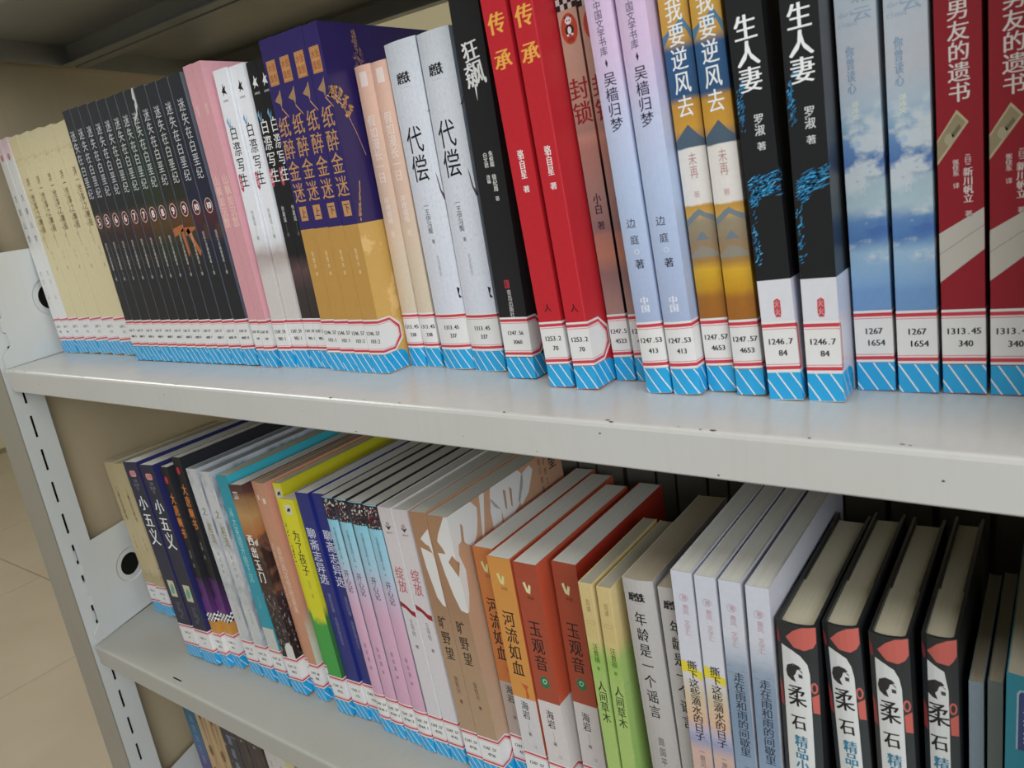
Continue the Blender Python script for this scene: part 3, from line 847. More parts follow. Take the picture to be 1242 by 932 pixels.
        b.put('publisher_mark', F().ch('磨', c - 3.6, 188.6, 5, 6.4, K, 0, .3).ch('铁', c + 1.6, 188.6, 5, 6.4, K, 0, .3).row('·····', c - 1, 183, 3, ink('#444444'), adv=.5))
        b.put('title_text', F().col('代偿', 160, 124.5, 12.5, c - 1.2, K, bold=.05, fill=.88))
        b.put('author_text', F().col('一王伊冯鬓', 112, 92, 4, c - 2, ink('#5a5c62')).ch('著', c - 1.2, 87, 2.6, 2.6, ink('#66686e')).col('北京联合', 78, 64, 2.2, c, ink('#9a9ca2')))
        b.put_each('branch_line', F().poly([(w - 1, 166), (w + 1.5, 168), (w + 4, 172), (w + 3.6, 170.6), (w + 1.4, 166.6)], K).poly([(w - 3, 130), (w - 2, 126), (w - 1, 118), (w + 2, 113), (w - .2, 112), (w - 2, 118), (w - 2.6, 125)], ink('#5e4c50')).poly([(w - 3, 56), (w - 1, 55), (w - 2, 51), (w - .4, 49), (w - 2.4, 48.6)], K))
        b.call_label('I313.45', '337')
    elif kind == 'storm':
        b = mk(C('print_storm', (0, '#202022'), (240, '#1b1b1d'), rough=.4))
        wt = ink('#d4d6d6')
        b.put('title_text', F().ch('狂', c - .6, 191.5, 10.5, 10.5, wt, 0, .28, .12).ch('飙', c + .4, 179, 13, 13, wt, 0, .28, .12).poly([(c - 1.4, 174), (c + .2, 174), (c - .6, 165)], wt))
        f = F().col('朱俊懿', 137, 128, 2.8, c + 2.5, wt, bold=.08).col('徐纪周', 124, 114, 2.8, c + 2.5, wt, bold=.08).ch('著', c + 2.5, 110, 2.8, 2.6, wt)
        f.col('白文君', 136.5, 128, 2.8, c - 1.7, wt, bold=.08).col('改编', 124, 119, 2.5, c - 1.7, wt, bold=.05)
        b.put('author_text', f)
        b.put('publisher_mark', F().rect(c - 2.4, 57, c + 1.2, 62, ink('#9c3040')).rect(c - 1.4, 58, c - .9, 61, ink('#1b1b1d'), 1).col('青岛出版社', 56, 39, 3, c, ink('#bcbcbc'), bold=.05))
        b.call_label('I247.56', '3060', hs=3.1)
    elif kind == 'red':
        b = mk(C('print_red', (0, '#b8232e'), (240, '#b41f2b'), rough=.42), d=150)
        gd = ink('#e0a44a', .4)
        b.put('title_text', F().ch('传', c, 199, 9.6, 10, gd, 0, .4).ch('承', c, 181, 10, 9.6, gd, 0, .4))
        b.put('author_text', F().col('骆自星', 134.5, 119, 3.7, c + .3, ink('#e9e4e2'), bold=.1).ch('著', c + .3, 113.6, 3.8, 3.4, ink('#e9e4e2'), 0, .1))
        b.put('publisher_mark', F().ch('人', c, 47, 4.5, 4.4, ink('#4a1014'), 0, .1))
        if 'panda' in label: b.put('cover_crease', F().rect(w - 1.2, 30, w - .85, 240, ink('#cf4a52')))
        b.call_label('I253.2', '70', hs=3.4)
    elif kind == 'feng':
        b = mk(C('print_feng', (0, '#a07870'), (46, '#9c7f78'), (62, '#8a6f6e'), (72, '#b07c68'), (84, '#a8786a'), (86, '#8b7070'), (108, '#a07f78'), (130, '#ad7f74'), (136, '#c08f80'), (140, '#a78278'), (150, '#b59384'), (212, '#c4a490')),
               side=C('print_feng_side', (0, '#241a1c'), (120, '#2a1d1e'), (135, '#a05040'), (212, '#7b5648')))
        f = F()
        for r in range(4):
            for q in range(5):
                f.rect(q * w / 5, 212 - (r + 1) * 2.9, (q + 1) * w / 5, 212 - r * 2.9, K if (q + r) % 2 else ink('#c9c2bc'))
        b.put('checker_band', f)
        f = F().ellipse(c, 191, 4.9, 7.6, ink('#b84a34'), 0, 24)
        f.ellipse(c, 195.0, 2.0, 1.9, WHT, 1, 12).ellipse(c - 1.6, 196.7, .6, .6, K, 2, 8).ellipse(c + 1.6, 196.7, .6, .6, K, 2, 8).ellipse(c - .7, 195, .4, .5, K, 2, 8).ellipse(c + .7, 195, .4, .5, K, 2, 8)
        f.ellipse(c, 190.4, 2.6, 2.6, K, 1, 12).ellipse(c, 190.2, 1.2, 1.9, WHT, 2, 10).ellipse(c - 1.3, 188, .7, .6, WHT, 2, 8).ellipse(c + 1.3, 188, .7, .6, WHT, 2, 8)
        f.row('读客', c, 185.6, 1.9, ink('#6a1e1a'), adv=1.05, layer=1)
        b.put('oval_badge', f)
        b.put('title_text', F().col('封锁', 167, 142.5, 10.2, c, ink('#8e2028'), bold=.2, fill=.86))
        b.put('author_text', F().col('小白', 106.5, 95, 4.4, c, ink('#2b1c2c'), bold=.12).ch('著', c, 89, 4.4, 4.2, ink('#2b1c2c'), 0, .1))
        b.call_label('I247.5', '4523')
    elif kind == 'lilac':
        b = mk(C('print_lilac', (0, '#93a0c0'), (60, '#a3b2d0'), (110, '#aebfdc'), (140, '#b9c0dc'), (170, '#cdb8d6'), (236, '#cfb4d2')), bulge=.9, d=150)
        dk = ink('#2c2a3c')
        b.put('series_text', F().col('中国当代中国文学书库', 213, 171.5, 3.7, c - .4, ink('#4c4460')))
        b.put('title_text', F().col('吴樯归梦', 164, 135.5, 6.2, c + .4, dk, bold=.06, fill=.86).poly([(c, 166), (c + .7, 168), (c, 170), (c - .7, 168)], dk))
        f = F().ch('边', c - .6, 90.5, 4.6, 4.4, dk).ch('庭', c, 82, 4.4, 4.4, dk).ch('著', c + .8, 69.5, 4.6, 4.4, dk, 0, .1)
        f.ring([(c + .3 + 1.5 * math.cos(i * .5236), 76 + 1.3 * math.sin(i * .5236)) for i in range(12)], [(c + .3 + 1.05 * math.cos(i * .5236), 76 + .9 * math.sin(i * .5236)) for i in range(12)], ink('#cfd4e0'))
        b.put('author_text', f)
        b.put('publisher_mark', F().col('中国', 52.5, 44, 4.4, c, ink('#d8dce8'), bold=.2))
        b.call_label('I247.53', '413', hs=3.3)
    elif kind == 'ochre':
        b = mk(C('print_ochre', (0, '#8a5426'), (50, '#9a6428'), (54, '#b88a24'), (64, '#caa030'), (68, '#a07a40'), (78, '#8d7a62'), (88, '#8f8670'), (91, '#c29a52'), (96, '#b98c3c'), (96.5, '#d8d5d0'), (123, '#d8d5d0'), (123.5, '#3c5a74'), (132, '#c1913a'), (144, '#b98a34'),
                 (147, '#2d5076'), (168, '#2c5580'), (172, '#bd9142'), (192, '#c49a44'), (197, '#6c8fa8'), (228, '#8fb0c0'), wob=2.5, wobscale=14), bulge=.6)
        wt = ink('#dfe2e2')
        f = F()
        for zz, amp in ((171, 7), (193, 9)):
            f.poly([(0, zz + 4), (0, zz - amp * .2), (c - 2, zz + amp), (c + 1, zz + amp * .4), (w * .8, zz + amp * .9), (w, zz - 1), (w, zz + 4), (w * .75, zz + amp + 4), (c, zz + amp + 1)], ink('#4a7898'))
        f.poly([(0, 127), (3, 130), (c, 134), (w - 3, 129), (w, 126), (w, 123.5), (0, 123.5)], ink('#4a5c6c'))
        f.poly([(0, 89), (w * .3, 92.5), (w * .5, 94), (w * .7, 92), (w, 90), (w, 87), (w * .5, 91), (0, 86)], ink('#6f7c84')).poly([(c - 3.6, 79), (c, 83), (c + 3.4, 79)], ink('#6a7884'))
        f.poly([(0, 72), (c - 2, 76), (c + 3, 75), (w, 72), (w, 70), (0, 70)], ink('#8a8478'))
        b.put_each('mountain_picture', f)
        b.put('title_text', F().col('我要逆风去', 190.5, 137, 7.4, c, wt, bold=.12, fill=.88, layer=1))
        b.put('author_text', F().col('未再', 121, 108.5, 3.8, c, ink('#b08888')).ch('著', c, 101, 3, 3, ink('#c0a0a0')))
        b.call_label('I247.57', '4653', hs=3.3)
    elif kind == 'splash':
        b = mk(C('print_splash', (0, '#cfd0d6'), (58, '#d4d5da'), (58.4, '#1d1e20'), (232, '#232426'), interp='CONSTANT', rough=.35),
               side=C('print_splash_side', (0, '#c6cad8'), (58.4, '#161618'), (232, '#18191c'), interp='CONSTANT', rough=.3), d=150)
        b.put('title_text', F().col('生人妻', 175.2, 143, 9.2, c - .2, ink('#e4e6e8'), bold=.3, fill=.92))
        b.put('author_text', F().col('罗淑', 133.5, 124, 4.2, c + 1.4, ink('#d0d2d4'), bold=.05).ch('著', c + 1.4, 119.5, 3.8, 3.4, ink('#d0d2d4'), 0, .05))
        random.seed(5 if 'ochre' in label else 6)
        f = F(); bl = (ink('#2d8fc8'), ink('#2a76a6'), ink('#4aa6d8'))
        def strokes(n, s0, s1, z0_, z1_, ang, L):
            for i in range(n):
                s = random.uniform(s0, s1); zz = random.uniform(z0_, z1_); a = ang + random.uniform(-.3, .3); l = L * random.uniform(.4, 1.2); t = random.uniform(.12, .5)
                p = [(s, zz), (s + l * math.cos(a) * .6, zz + l * math.sin(a) * .6 + t), (s + l * math.cos(a), zz + l * math.sin(a)), (s + l * math.cos(a) * .5, zz + l * math.sin(a) * .5 - t)]
                f.poly([(max(0.05, min(w + 4, x)), q) for x, q in p], random.choice(bl))
        strokes(46, 0, 2.4, 126, 145, .9, 2.6); strokes(10, 1, 4, 143, 149, .35, 3.4)
        strokes(60, .3, w - 3, 97, 106, .35, 6); strokes(26, .3, 4, 93, 99, .6, 5); strokes(12, w - 5, w + 1, 104, 108, .4, 4)
        strokes(40, 0, 2.6, 66, 92, .7, 2.2)
        b.put('splash_picture', f)
        b.put('seal_mark', F().poly([(c - .6, 41), (c + 1.6, 41), (c + 2, 43), (c + 2, 49), (c + .6, 50), (c - 1, 49), (c - 1.2, 43)], ink('#b5404a')).col('火火', 49.4, 41.6, 2.2, c + .4, ink('#d8b0b0'), layer=1))
        b.call_label('I246.7', '84', hs=3.6, ck=2.0, bext=16, tight=True)
    elif kind == 'cloud':
        b = mk(C('print_cloud', (0, '#5d83b4'), (48, '#6d93c0'), (52, '#7aa0c8'), (66, '#94b6d0'), (72, '#4f78b0'), (80, '#5a84b8'), (86, '#a8c0cc'), (98, '#a4bcc8'), (101, '#4468a6'), (114, '#6288b6'), (124, '#8cacc4'), (130, '#a9bccc'), (146, '#b8bcc4'), (165, '#b4bec8'), (230, '#a4bccc'), wob=9, wobscale=5,
                 blots=[('#c0ccd4', 4.5, 1, 1.4, .55, .05, 60, 140), ('#4a6eae', 5, .9, 1.2, .62, .04, 70, 140)]))
        b.put('title_text', F().ch('云', c + 2.6, 168, 7, 5.2, ink('#8fa6bc'), 0, .2).ch('彩', c + 2.6, 175, 7, 5.2, ink('#8fa6bc'), 0, .2).row('cloud', c - 3.4, 165, 2.8, ink('#90a4bc')).row('dark', c - 3.6, 169, 2.8, ink('#90a4bc')))
        f = F().col('你曾读心', 156, 136, 3.2, c - 3, ink('#7f9cb8'), bold=.1).col('郭沛文', 133, 125, 2.8, c - 2.2, ink('#d4dcd0'), bold=.1).rect(c - 2.3, 116, c - 2.1, 124.6, ink('#b8c8d8')).ellipse(c - 2.2, 114.6, 1.6, 1.6, ink('#a8c0d8'), 0, 14)
        b.put('author_text', f)
        b.put('publisher_mark', F().col('上海人民', 103, 92, 2.6, c - 1, ink('#ccd4dc')))
        b.call_label('I267', '1654', hs=3.6)
    elif kind == 'crimson':
        b = mk(C('print_crimson', (0, '#8e1c28'), (130, '#8c1a26'), (232, '#7e1620')))
        wt = ink('#d6cfcc')
        b.put('title_text', F().col('前男友的遗书', 173.5, 126, 7.2, c + .2, wt, bold=.12, fill=.9))
        nb = ink('#8f8468')
        f = F().poly([(0.02, 112), (c - .9, 123.4), (w * .7, 118), (0.02, 102)], ink('#b4a888')).poly([(0.02, 111), (c - 1, 122), (w * .64, 118), (0.02, 103.4)], nb, 1)
        f.ellipse(c - 3.6, 112, 2.0, 2.4, ink('#a39a80'), 2).poly([(c - 3, 114), (c, 117.6), (c + .6, 116), (c - 2.4, 112.4)], ink('#6c6450'), 2)
        b.put('banknote_picture', f)
        f = F().rect(c + 2.0, 104.6, c + 3.6, 104.9, wt).ch('日', c + 2.8, 102.8, 2.6, 2.4, wt).rect(c + 2.0, 100.8, c + 3.6, 101.1, wt).col('新川帆立', 99.6, 85, 3.3, c + 2.8, wt, bold=.08).ch('著', c + 2.8, 80.4, 2.6, 2.4, wt)
        f.col('张佳东', 103.5, 96.5, 2.2, c - 1.6, wt, bold=.04).ch('译', c - 1.6, 92.6, 2.2, 2.2, wt)
        b.put('author_text', f)
        b.put('envelope_picture', F().poly([(0, 73), (w, 82.5), (w, 65), (0, 51.5)], ink('#b9b5ad')).poly([(0, 64), (w, 75.4), (w, 75.1), (0, 63.7)], ink('#807c76'), 1))
        b.call_label('I313.45', '340', hs=3.5)
    # ------------------------------------------------ lower row
    elif kind == 'fable':
        b = mk(C('print_fable', (0, '#b7a67e'), (50, '#a8976e'), (60, '#baab84'), (196, '#bcae88'), blots=[('#84765a', 9, 1, 1, .6, .05, 48, 66)]), pages=PG_CREAM)
        b.put('title_text', F().col('三侠五义评书', 164, 122, 4.2, c, ink('#4c3f2c'), bold=.15))
        b.put('author_text', F().col('石玉昆', 104, 84, 3, c, ink('#6e5f45')))
        b.call_label('I242.4', '12')
    elif kind == 'xiaowu':
        b = mk(C('print_navy', (0, '#24263a'), (224, '#23243a'), rough=.42), side=C('print_navy_side', (0, '#26285c'), (224, '#26285e')))
        wt = ink('#dcdfe2'); pk = ink('#c98f92')
        f = F().poly([(c - 6, 210), (c - 4.4, 208.4), (c + 4.4, 208.4), (c + 6, 210), (c + 6, 213.6), (c + 4.4, 215.2), (c - 4.4, 215.2), (c - 6, 213.6)], pk).row('评书', c, 211.6, 4.4, ink('#8c2f36'), adv=1.0, layer=1)
        b.put('series_badge', f)
        f = F(); 
        for i, t in enumerate(('三侠', '五义系', '列')): f.row(t, c, 204 - i * 4.6, 3.4, ink('#8c92a2'), adv=1.0)
        b.put('series_text', f)
        b.put('title_text', F().ch('小', c, 179, 15, 15, wt, 0, .35).ch('五', c, 160, 16, 15, wt, 0, .35).ch('义', c, 141, 16.5, 18, wt, 0, .35))
        b.put('stamp_picture', F().rect(c - 6, 72, c + 6.4, 91, ink('#b9b79c')).poly([(c - 3, 75), (c + 2, 76), (c + 4, 83), (c + 1, 88), (c - 2, 85), (c - 4, 80)], ink('#5f9a8a'), 1))
        b.put('author_text', F().col('石玉昆 著', 66, 46, 3.4, c - 1, ink('#777c8c')).col('清 整理', 66, 50, 2.6, c + 3.4, ink('#777c8c')))
        b.call_label('I242.4', '8')
    elif kind == 'datang':
        b = mk(C('print_datang', (0, '#c18a40'), (53, '#c18a40'), (53.2, '#5e3272'), (78, '#5c3070'), (100, '#4c2a5e'), (104, '#1f1f22'), (232, '#1f2023'), interp='LINEAR', blots=[('#1f1f22', 2.2, 1, .6, .5, .05, 78, 104)]),
               side=C('print_datang_side', (0, '#c18a40'), (53, '#c18a40'), (53.2, '#5e3272'), (104, '#26262c'), (232, '#26272c')))
        b.put('red_dot', F().ellipse(min(c, 5.5), h - 14, 2.8, 4, ink('#b8323c')))
        cc_ = min(c, 6.2)
        b.put('title_text', F().col('大唐幽书', h - 28, h - 78, 7.4, cc_, ink('#c77c40'), bold=.3))
        b.put('author_text', F().col('谈歌 著', h - 90, h - 110, 3, cc_, ink('#8a8c90')))
        f = F()
        for r in range(4):
            for q in range(int((w + 24) / 2.6)):
                f.rect(q * 2.6, 53.5 + r * 2.4, q * 2.6 + 2.6, 55.9 + r * 2.4, K if (q + r) % 2 else WHT)
        b.put('checker_band', f)
        b.call_label('I242.5', '812')
    elif kind == 'marble':
        b = mk(C('print_marble', (0, '#b9bcbc'), (224, '#bfc2c4'), blots=[('#9aa0a6', 6, 1, .6, .56, .08, 0, 224), ('#d4d6d6', 9, 1, .5, .6, .08, 0, 224)]),
               side=C('print_marble_side', (0, '#a9aeb4'), (224, '#b2b8c0'), blots=[('#80878f', 6, 1, .6, .56, .08, 0, 224)]), pages=pages_mat('paper_edge_blue_grey', '#9fa4a8'))
        ol = ink('#7d775c')
        b.put('title_text', F().ch('之', c, 180, 6.5, 8, ol, 0, .3).col('相逢', 168, 146, 7, c + 1, ink('#8a8464'), bold=.2))
        b.put('author_text', F().col('慕容雪著', 138, 112, 2.6, c, ink('#6a6d70')).col('中信出版', 80, 62, 2.4, c + 1, ink('#85888a')))
        b.call_label('I247.57', '4701')
    elif kind == 'aqua':
        b = mk(C('print_aqua', (0, '#b8bab4'), (62, '#b8bab4'), (62.4, '#2c90a2'), (222, '#2d9cae'), interp='CONSTANT'), side=C('print_aqua_side', (0, '#38a6b8')), pages=PG_CREAM)
        b.put('title_text', F().col('从大英国开始下沉', 190, 112, 6, c - 1, ink('#9cc8cc'), bold=.1))
        b.put('author_text', F().col('马伯庸', 98, 84, 2.8, c, ink('#7fb8bc')))
        b.call_label('I247.57', '4738')
    elif kind == 'desert':
        b = mk(C('print_desert', (0, '#241d1c'), (52, '#231c1b'), (100, '#33262a'), (112, '#3a2824'), (160, '#33231f'), (166, '#a4683c'), (186, '#b08a5a'), (202, '#8d6a48'), (208, '#5a3a34'), (217, '#4a3030'), wob=12, wobscale=6,
                 blots=[('#8f8684', 40, 1, .35, .6, .02, 40, 110), ('#6a4a3a', 5, 1, 1, .55, .05, 90, 170)]))
        b.put('title_text', F().col('西出玉门', 168, 117, 8.2, c - 2.5, ink('#e4e2de'), bold=.35, fill=.84))
        b.put('publisher_mark', F().rect(c - 7, 203, c + 0, 210, ink('#c9bdb4')).ch('磨', c - 5.2, 206.6, 3, 5, ink('#5c4440'), 1, .1).ch('铁', c - 1.8, 206.6, 3, 5, ink('#5c4440'), 1, .1))
        b.put('picture_band', F().poly([(c - 3, 36), (w + .0, 36), (w, 52), (w - 3, 56), (c + 2, 55), (c - 2, 50)], ink('#cbcac6')).poly([(c + 2, 160), (w - 1, 164), (w - 2, 158), (c + 5, 156)], ink('#c9b8a8'), 1))
        b.call_label('I247.57', '3832')
    elif kind == 'salmon':
        b = mk(C('print_salmon', (0, '#b88468'), (222, '#bd8c72')), side=C('print_salmon_side', (0, '#c9c4b8'), (60, '#c2c2b0'), (95, '#c28c78'), (222, '#c88c78'), wob=20, wobscale=5), pages=PG_TAN)
        b.put('title_text', F().col('谁的风花雪夜谁来', 160, 92, 6.4, c, ink('#d3b4a2'), bold=.2))
        b.put('publisher_mark', F().rect(c - 2, 202, c + 2, 207, ink('#dcc8b8')))
        b.call_label('I247.48', '788')
    elif kind == 'lime':
        b = mk(C('print_lime', (0, '#3d9440'), (92, '#3f9642'), (99, '#c8c626'), (214, '#cfc92e'), wob=14, wobscale=9), side=C('print_lime_side', (0, '#2e5a3a'), (100, '#3b7040'), (112, '#c4c028'), (214, '#bdb828')), pages=PG_CREAM)
        b.put('title_text', F().col('为了孩子', 184, 140, 8.6, c, ink('#3a3a1c'), bold=.12, fill=.9))
        b.put('author_text', F().col('方方 著', 136, 118, 3, c, ink('#8d8a34')))
        b.put('publisher_mark', F().rect(c - 4.4, h - 14, c + 4, h - 5, ink('#c9c9b8')).poly([(c - 2.8, h - 11), (c - 1, h - 8), (c + .6, h - 8.6), (c + 2.4, h - 7), (c + 1.6, h - 12), (c, h - 10.4), (c - 1.6, h - 12.4)], K, 1))
        b.call_label('I247.51', '4702')
    elif kind == 'liao':
        b = mk(C('print_liao', (0, '#272c6e'), (221, '#292f76')), side=C('print_liao_side', (0, '#232c76'), (221, '#222c7a')))
        b.put('title_text', F().col('聊斋志异选', 188.5, 134.5, 10.4, c - 1, ink('#c9cddc'), bold=.1, fill=.87))
        b.put('author_text', F().col('蒲松龄著 朱振武等选注', 126, 75, 3.6, c, ink('#7a7ea4')))
        b.call_label('I242.1', '122')
    elif kind == 'kaixin':
        b = mk(C('print_kaixin', (0, '#c79cb4'), (120, '#c9a2ba'), (146, '#bdb0c6'), (166, '#9cc0d2'), (203, '#86c2d6'), (224, '#86c2d6')), side=C('print_kaixin_side', (0, '#8a7884'), (150, '#6a7c84'), (203, '#5a6a72'), (224, '#2c262a')), bulge=.8, pages=pages_mat('paper_edge_grey', '#cfd0c8'))
        random.seed(int(x0))
        f = F().poly([(0, 203.5)] + [(w * i / 12, 203 + (1.2 if i % 2 else 0)) for i in range(13)] + [(w, h - .8), (0, h - .8)], ink('#282026'))
        cols = [ink('#7c2c3c'), ink('#c9c4c0'), ink('#a85464'), ink('#3a2e3c'), ink('#9aa090'), ink('#4a4a66')]
        for i in range(70):
            s = random.uniform(.6, w - .6); zz = random.uniform(204.5, h - 2); r = random.uniform(.35, 1.05); pal = cols if zz > 211 else cols[:1] + cols[3:6]
            if zz > 216 and random.random() < .5: pal = [cols[1]]
            f.ellipse(s, zz, min(r, s, w - s), r, random.choice(pal), 1 + random.random(), 6)
        b.put('flower_band', f)
        b.put('series_text', F().col('长篇家庭喜剧小说', 197, 168, 2.6, c, ink('#4a6a80')))
        b.put('title_text', F().ellipse(c, 164, .5, .7, K, 0, 8).col('开心记', 158, 137, 5.4, c + .4, ink('#3c4658'), bold=.08))
        b.put('author_text', F().col('陈忠源', 90, 70, 2.8, c, ink('#6c5468')).ch('著', c, 65, 2.6, 2.8, ink('#6c5468')))
        b.call_label('I247.57', '4744:' + ('1' if w < 15 else '2'))
    elif kind == 'zhan':
        b = mk(C('print_zhan', (0, '#c9c8cc'), (224, '#c6c0c2')), side=C('print_zhan_side', (0, '#d6d6da'), (224, '#d3ced0')), pages=pages_mat('paper_edge_grey', '#cfd0c8'))
        b.put('publisher_mark', F().poly([(c - 3.4, 209), (c, 205), (c + 3.6, 209), (c, 207.6)], ink('#3c2c30')).ellipse(c, 210, 2, 2, ink('#a8969a'), 0, 12).row('春风文艺', c, 202.6, 1.6, ink('#665a5c'), adv=1.0))
        b.put('title_text', F().col('绽放', 174, 151, 8.2, c, ink('#b0495a'), bold=.05))
        b.put('red_ribbon', F().poly([(0, 143), (w * .4, 140), (w * .75, 136), (w, 135.4), (w, 130.6), (w * .7, 132), (w * .35, 136.6), (0, 138.6)], ink('#8c1c2a')))
        b.put('author_text', F().col('王伟伟', 128, 112, 3.6, c, ink('#6c6a6c')).ch('著', c, 103, 3, 3, ink('#5c5a5c'), 0, .1))
        b.call_label('I247.57', '4745')
    elif kind.startswith('kuang'):
        big = kind == 'kuang2'
        b = mk(C('print_kuang', (0, '#a58d72'), (110, '#a08468'), (150, '#97765c'), (229, '#a07a5c'), wob=10),
               side=C('print_kuang_side', (0, '#b79e84'), (100, '#b3977e'), (229, '#b98f70'), wob=10), pages=pages_mat('paper_edge_grey', '#cfd0c8'), d=150)
        b.zs = -3.6
        wt = ink('#cfcfcd')
        f = F()
        if big:
            W_ = w
            P = lambda *a: f.poly(list(a), wt)
            P((W_ - 3, 229.4), (W_ + 27, 229.4), (W_ + 33, 222), (W_ + 31, 213), (W_ + 6, 205), (W_ - 1, 206))            # palm over the corner
            P((W_ - 3, 229.4), (W_ - 1, 206), (c - 1, 204), (c - 4.5, 209), (c - 2, 215))
            P((W_ + 31, 213), (W_ + 27, 203), (W_ + 21, 196.5), (W_ + 15, 201), (W_ + 10, 206.8))
            P((c - 1, 204), (W_ - 1, 206), (W_ + 6, 205), (W_ + 4, 198), (W_ - 2, 199), (c + 1, 199.5))
            P((c - 6.5, 199.5), (c + 1, 199.5), (W_ - 2, 199), (W_ - 1, 152.5), (c + 3.5, 154), (c - .5, 166), (c - 4, 182))   # drooping fingers
            P((W_ - 2, 199), (W_ + 4, 198), (W_ + 7.5, 184), (W_ + 5.5, 166), (W_ + 1.5, 153.5), (W_ - 1, 152.5))
            P((W_ + 52, 229.4), (W_ + 88, 229.4), (W_ + 94, 223), (W_ + 92, 215), (W_ + 60, 208), (W_ + 52, 214), (W_ + 49, 222))
            P((W_ + 92, 215), (W_ + 84, 203), (W_ + 76, 199), (W_ + 60, 208))
            P((W_ + 92, 224), (W_ + 104, 227), (W_ + 108, 222), (W_ + 97, 206), (W_ + 86, 200), (W_ + 82, 206))
            P((W_ + 50, 222), (W_ + 60, 208), (W_ + 55, 186), (W_ + 51, 184), (W_ + 47, 188), (W_ + 47, 212))
            P((W_ + 60, 208), (W_ + 76, 199), (W_ + 68, 184), (W_ + 64, 182), (W_ + 61, 186))
            P((W_ + 38, 229.4), (W_ + 44, 229.4), (W_ + 37, 205), (W_ + 34, 196), (W_ + 32.5, 198))
            br_ = ink('#a88468')
            f.poly([(W_ + 66, 222), (W_ + 69, 220), (W_ + 67, 205), (W_ + 65, 207)], br_, 1).poly([(W_ + 74, 221), (W_ + 77, 218), (W_ + 74, 204), (W_ + 72.5, 206)], br_, 1)
            f.poly([(W_ + 12, 219), (W_ + 14, 216), (W_ + 12, 202), (W_ + 9.5, 206)], br_, 1).poly([(c + 2, 193), (W_ - 3, 199), (W_ + 3, 192), (W_ - 1, 182)], ink('#a07a5c'), 1)
            b.put('cover_lettering', F().ch('望', w + 136, 219, 10, 14, K, 0, .3).col('我们都是', 228, 196, 3.6, w + 118, ink('#5c4030')).col('旷野之人', 226, 192, 3.6, w + 125, ink('#5c4030')))
        else:
            f.poly([(c - 2, 208), (c + 2, 212), (w, 217), (w, 195), (c + 5, 203), (c + 2, 204)], wt)
            f.poly([(c - 4, 201), (c + 2, 199), (w, 197), (w, 153), (c + 5, 154), (c + 1, 160), (c - 1, 172), (c - 3, 184)], wt)
        b.put('hand_picture', f)
        b.put('title_text', F().col('旷野望', 145, 105, 7.8, c - (1 if big else 0), K, bold=.1, fill=.8))
        b.put('author_text', F().col('张权兴', 92, 76, 3.6, c, ink('#4c3e34')).ch('著', c, 69, 2.8, 3.2, ink('#4c3e34'), 0, .1))
        b.call_label('I247.57', '4736')
    elif kind in ('he1', 'he2'):
        d = kind == 'he1'
        b = mk(C('print_' + kind, (0, '#a89c94' if d else '#c4c2c4'), (85.6, '#b0a49a' if d else '#c8c6c8'), (86, '#b8703c' if d else '#c68a44'), (204, '#bb7640' if d else '#c98f4c'), interp='CONSTANT'),
               side=C('print_he_side', (0, '#c46040')), d=150)
        b.zs = -5.0
        b.put('publisher_mark', F().poly([(c - 4, 192), (c - 2, 193), (c - .6, 187), (c + .8, 191.5), (c + 2.4, 190.4), (c + 1, 184), (c - 2, 185)], ink('#c9c88c')).row('华谊', c + .6, 181, 2.6, ink('#6c4830'), adv=1.05))
        b.put('title_text', F().col('河流如血', 163.5, 109.5, 9.6, c - .6, K, bold=.15, fill=.88))
        b.put('scar_picture', F().poly([(c - 2, 107), (c + .5, 104), (c + 6, 103), (c + 4, 100), (c + 5, 93), (c + 2.4, 92), (c + 2.8, 99), (c + 1, 102)], ink('#b8502c')))
        b.put('author_text', F().col('海岩', 88.5, 73, 6, c - 1, ink('#2c2a2a'), bold=.08).rect(c - .9, 62, c - .7, 71, ink('#4a4848')).ch('著', c - .8, 60, 3, 3, ink('#3a3838')))
        b.put('publisher_text', F().ch('江', c + 2, 49.5, 3, 2.6, ink('#666262')))
        b.call_label('I247.57', '4737')
    elif kind == 'yu':
        b = mk(C('print_yu', (0, '#c8c2c2'), (91, '#cac4c4'), (91.4, '#9c4630'), (206, '#99402f'), interp='CONSTANT'),
               side=C('print_yu_side', (0, '#d0cac8'), (92, '#d0cac8'), (92.4, '#c0563c'), (206, '#c25a44'), interp='CONSTANT') if 'orange' in label else C('print_yu_side_deep', (0, '#c9b4b0'), (92, '#c9b4b0'), (92.4, '#b83c2c'), (206, '#a8242c'), interp='CONSTANT'), d=134)
        b.zs = -4.2
        b.put('publisher_mark', F().poly([(c - 4, 190), (c - 2, 191), (c - .6, 185), (c + .8, 189.5), (c + 2.4, 188.4), (c + 1, 182), (c - 2, 183)], ink('#cfcfa0')).row('华谊', c + .6, 179, 2.6, ink('#4c2420'), adv=1.05))
        b.put('title_text', F().col('玉观音', 161.5, 120.5, 9.6, c - .4, K, bold=.15, fill=.86))
        f = F().poly([(c - 4, 114), (c - 1.6, 117), (c + 1.6, 116.6), (c + 3.6, 113), (c + 3.4, 109.6), (c, 106.4), (c - 3.6, 109)], ink('#2c6c4a', .2))
        f.ring([(c + 2.0 * math.cos(i * .6), 112.6 + 2.2 * math.sin(i * .6)) for i in range(9)], [(c + 1.2 * math.cos(i * .6), 112.6 + 1.3 * math.sin(i * .6)) for i in range(9)], ink('#9cc4a8'), 1)
        b.put('jade_picture', f)
        b.put('author_text', F().col('海岩', 88.5, 73, 6, c - 1, ink('#2c2a2a'), bold=.08).rect(c - .9, 62, c - .7, 71, ink('#4a4848')).ch('著', c - .8, 60, 3, 3, ink('#3a3838')))
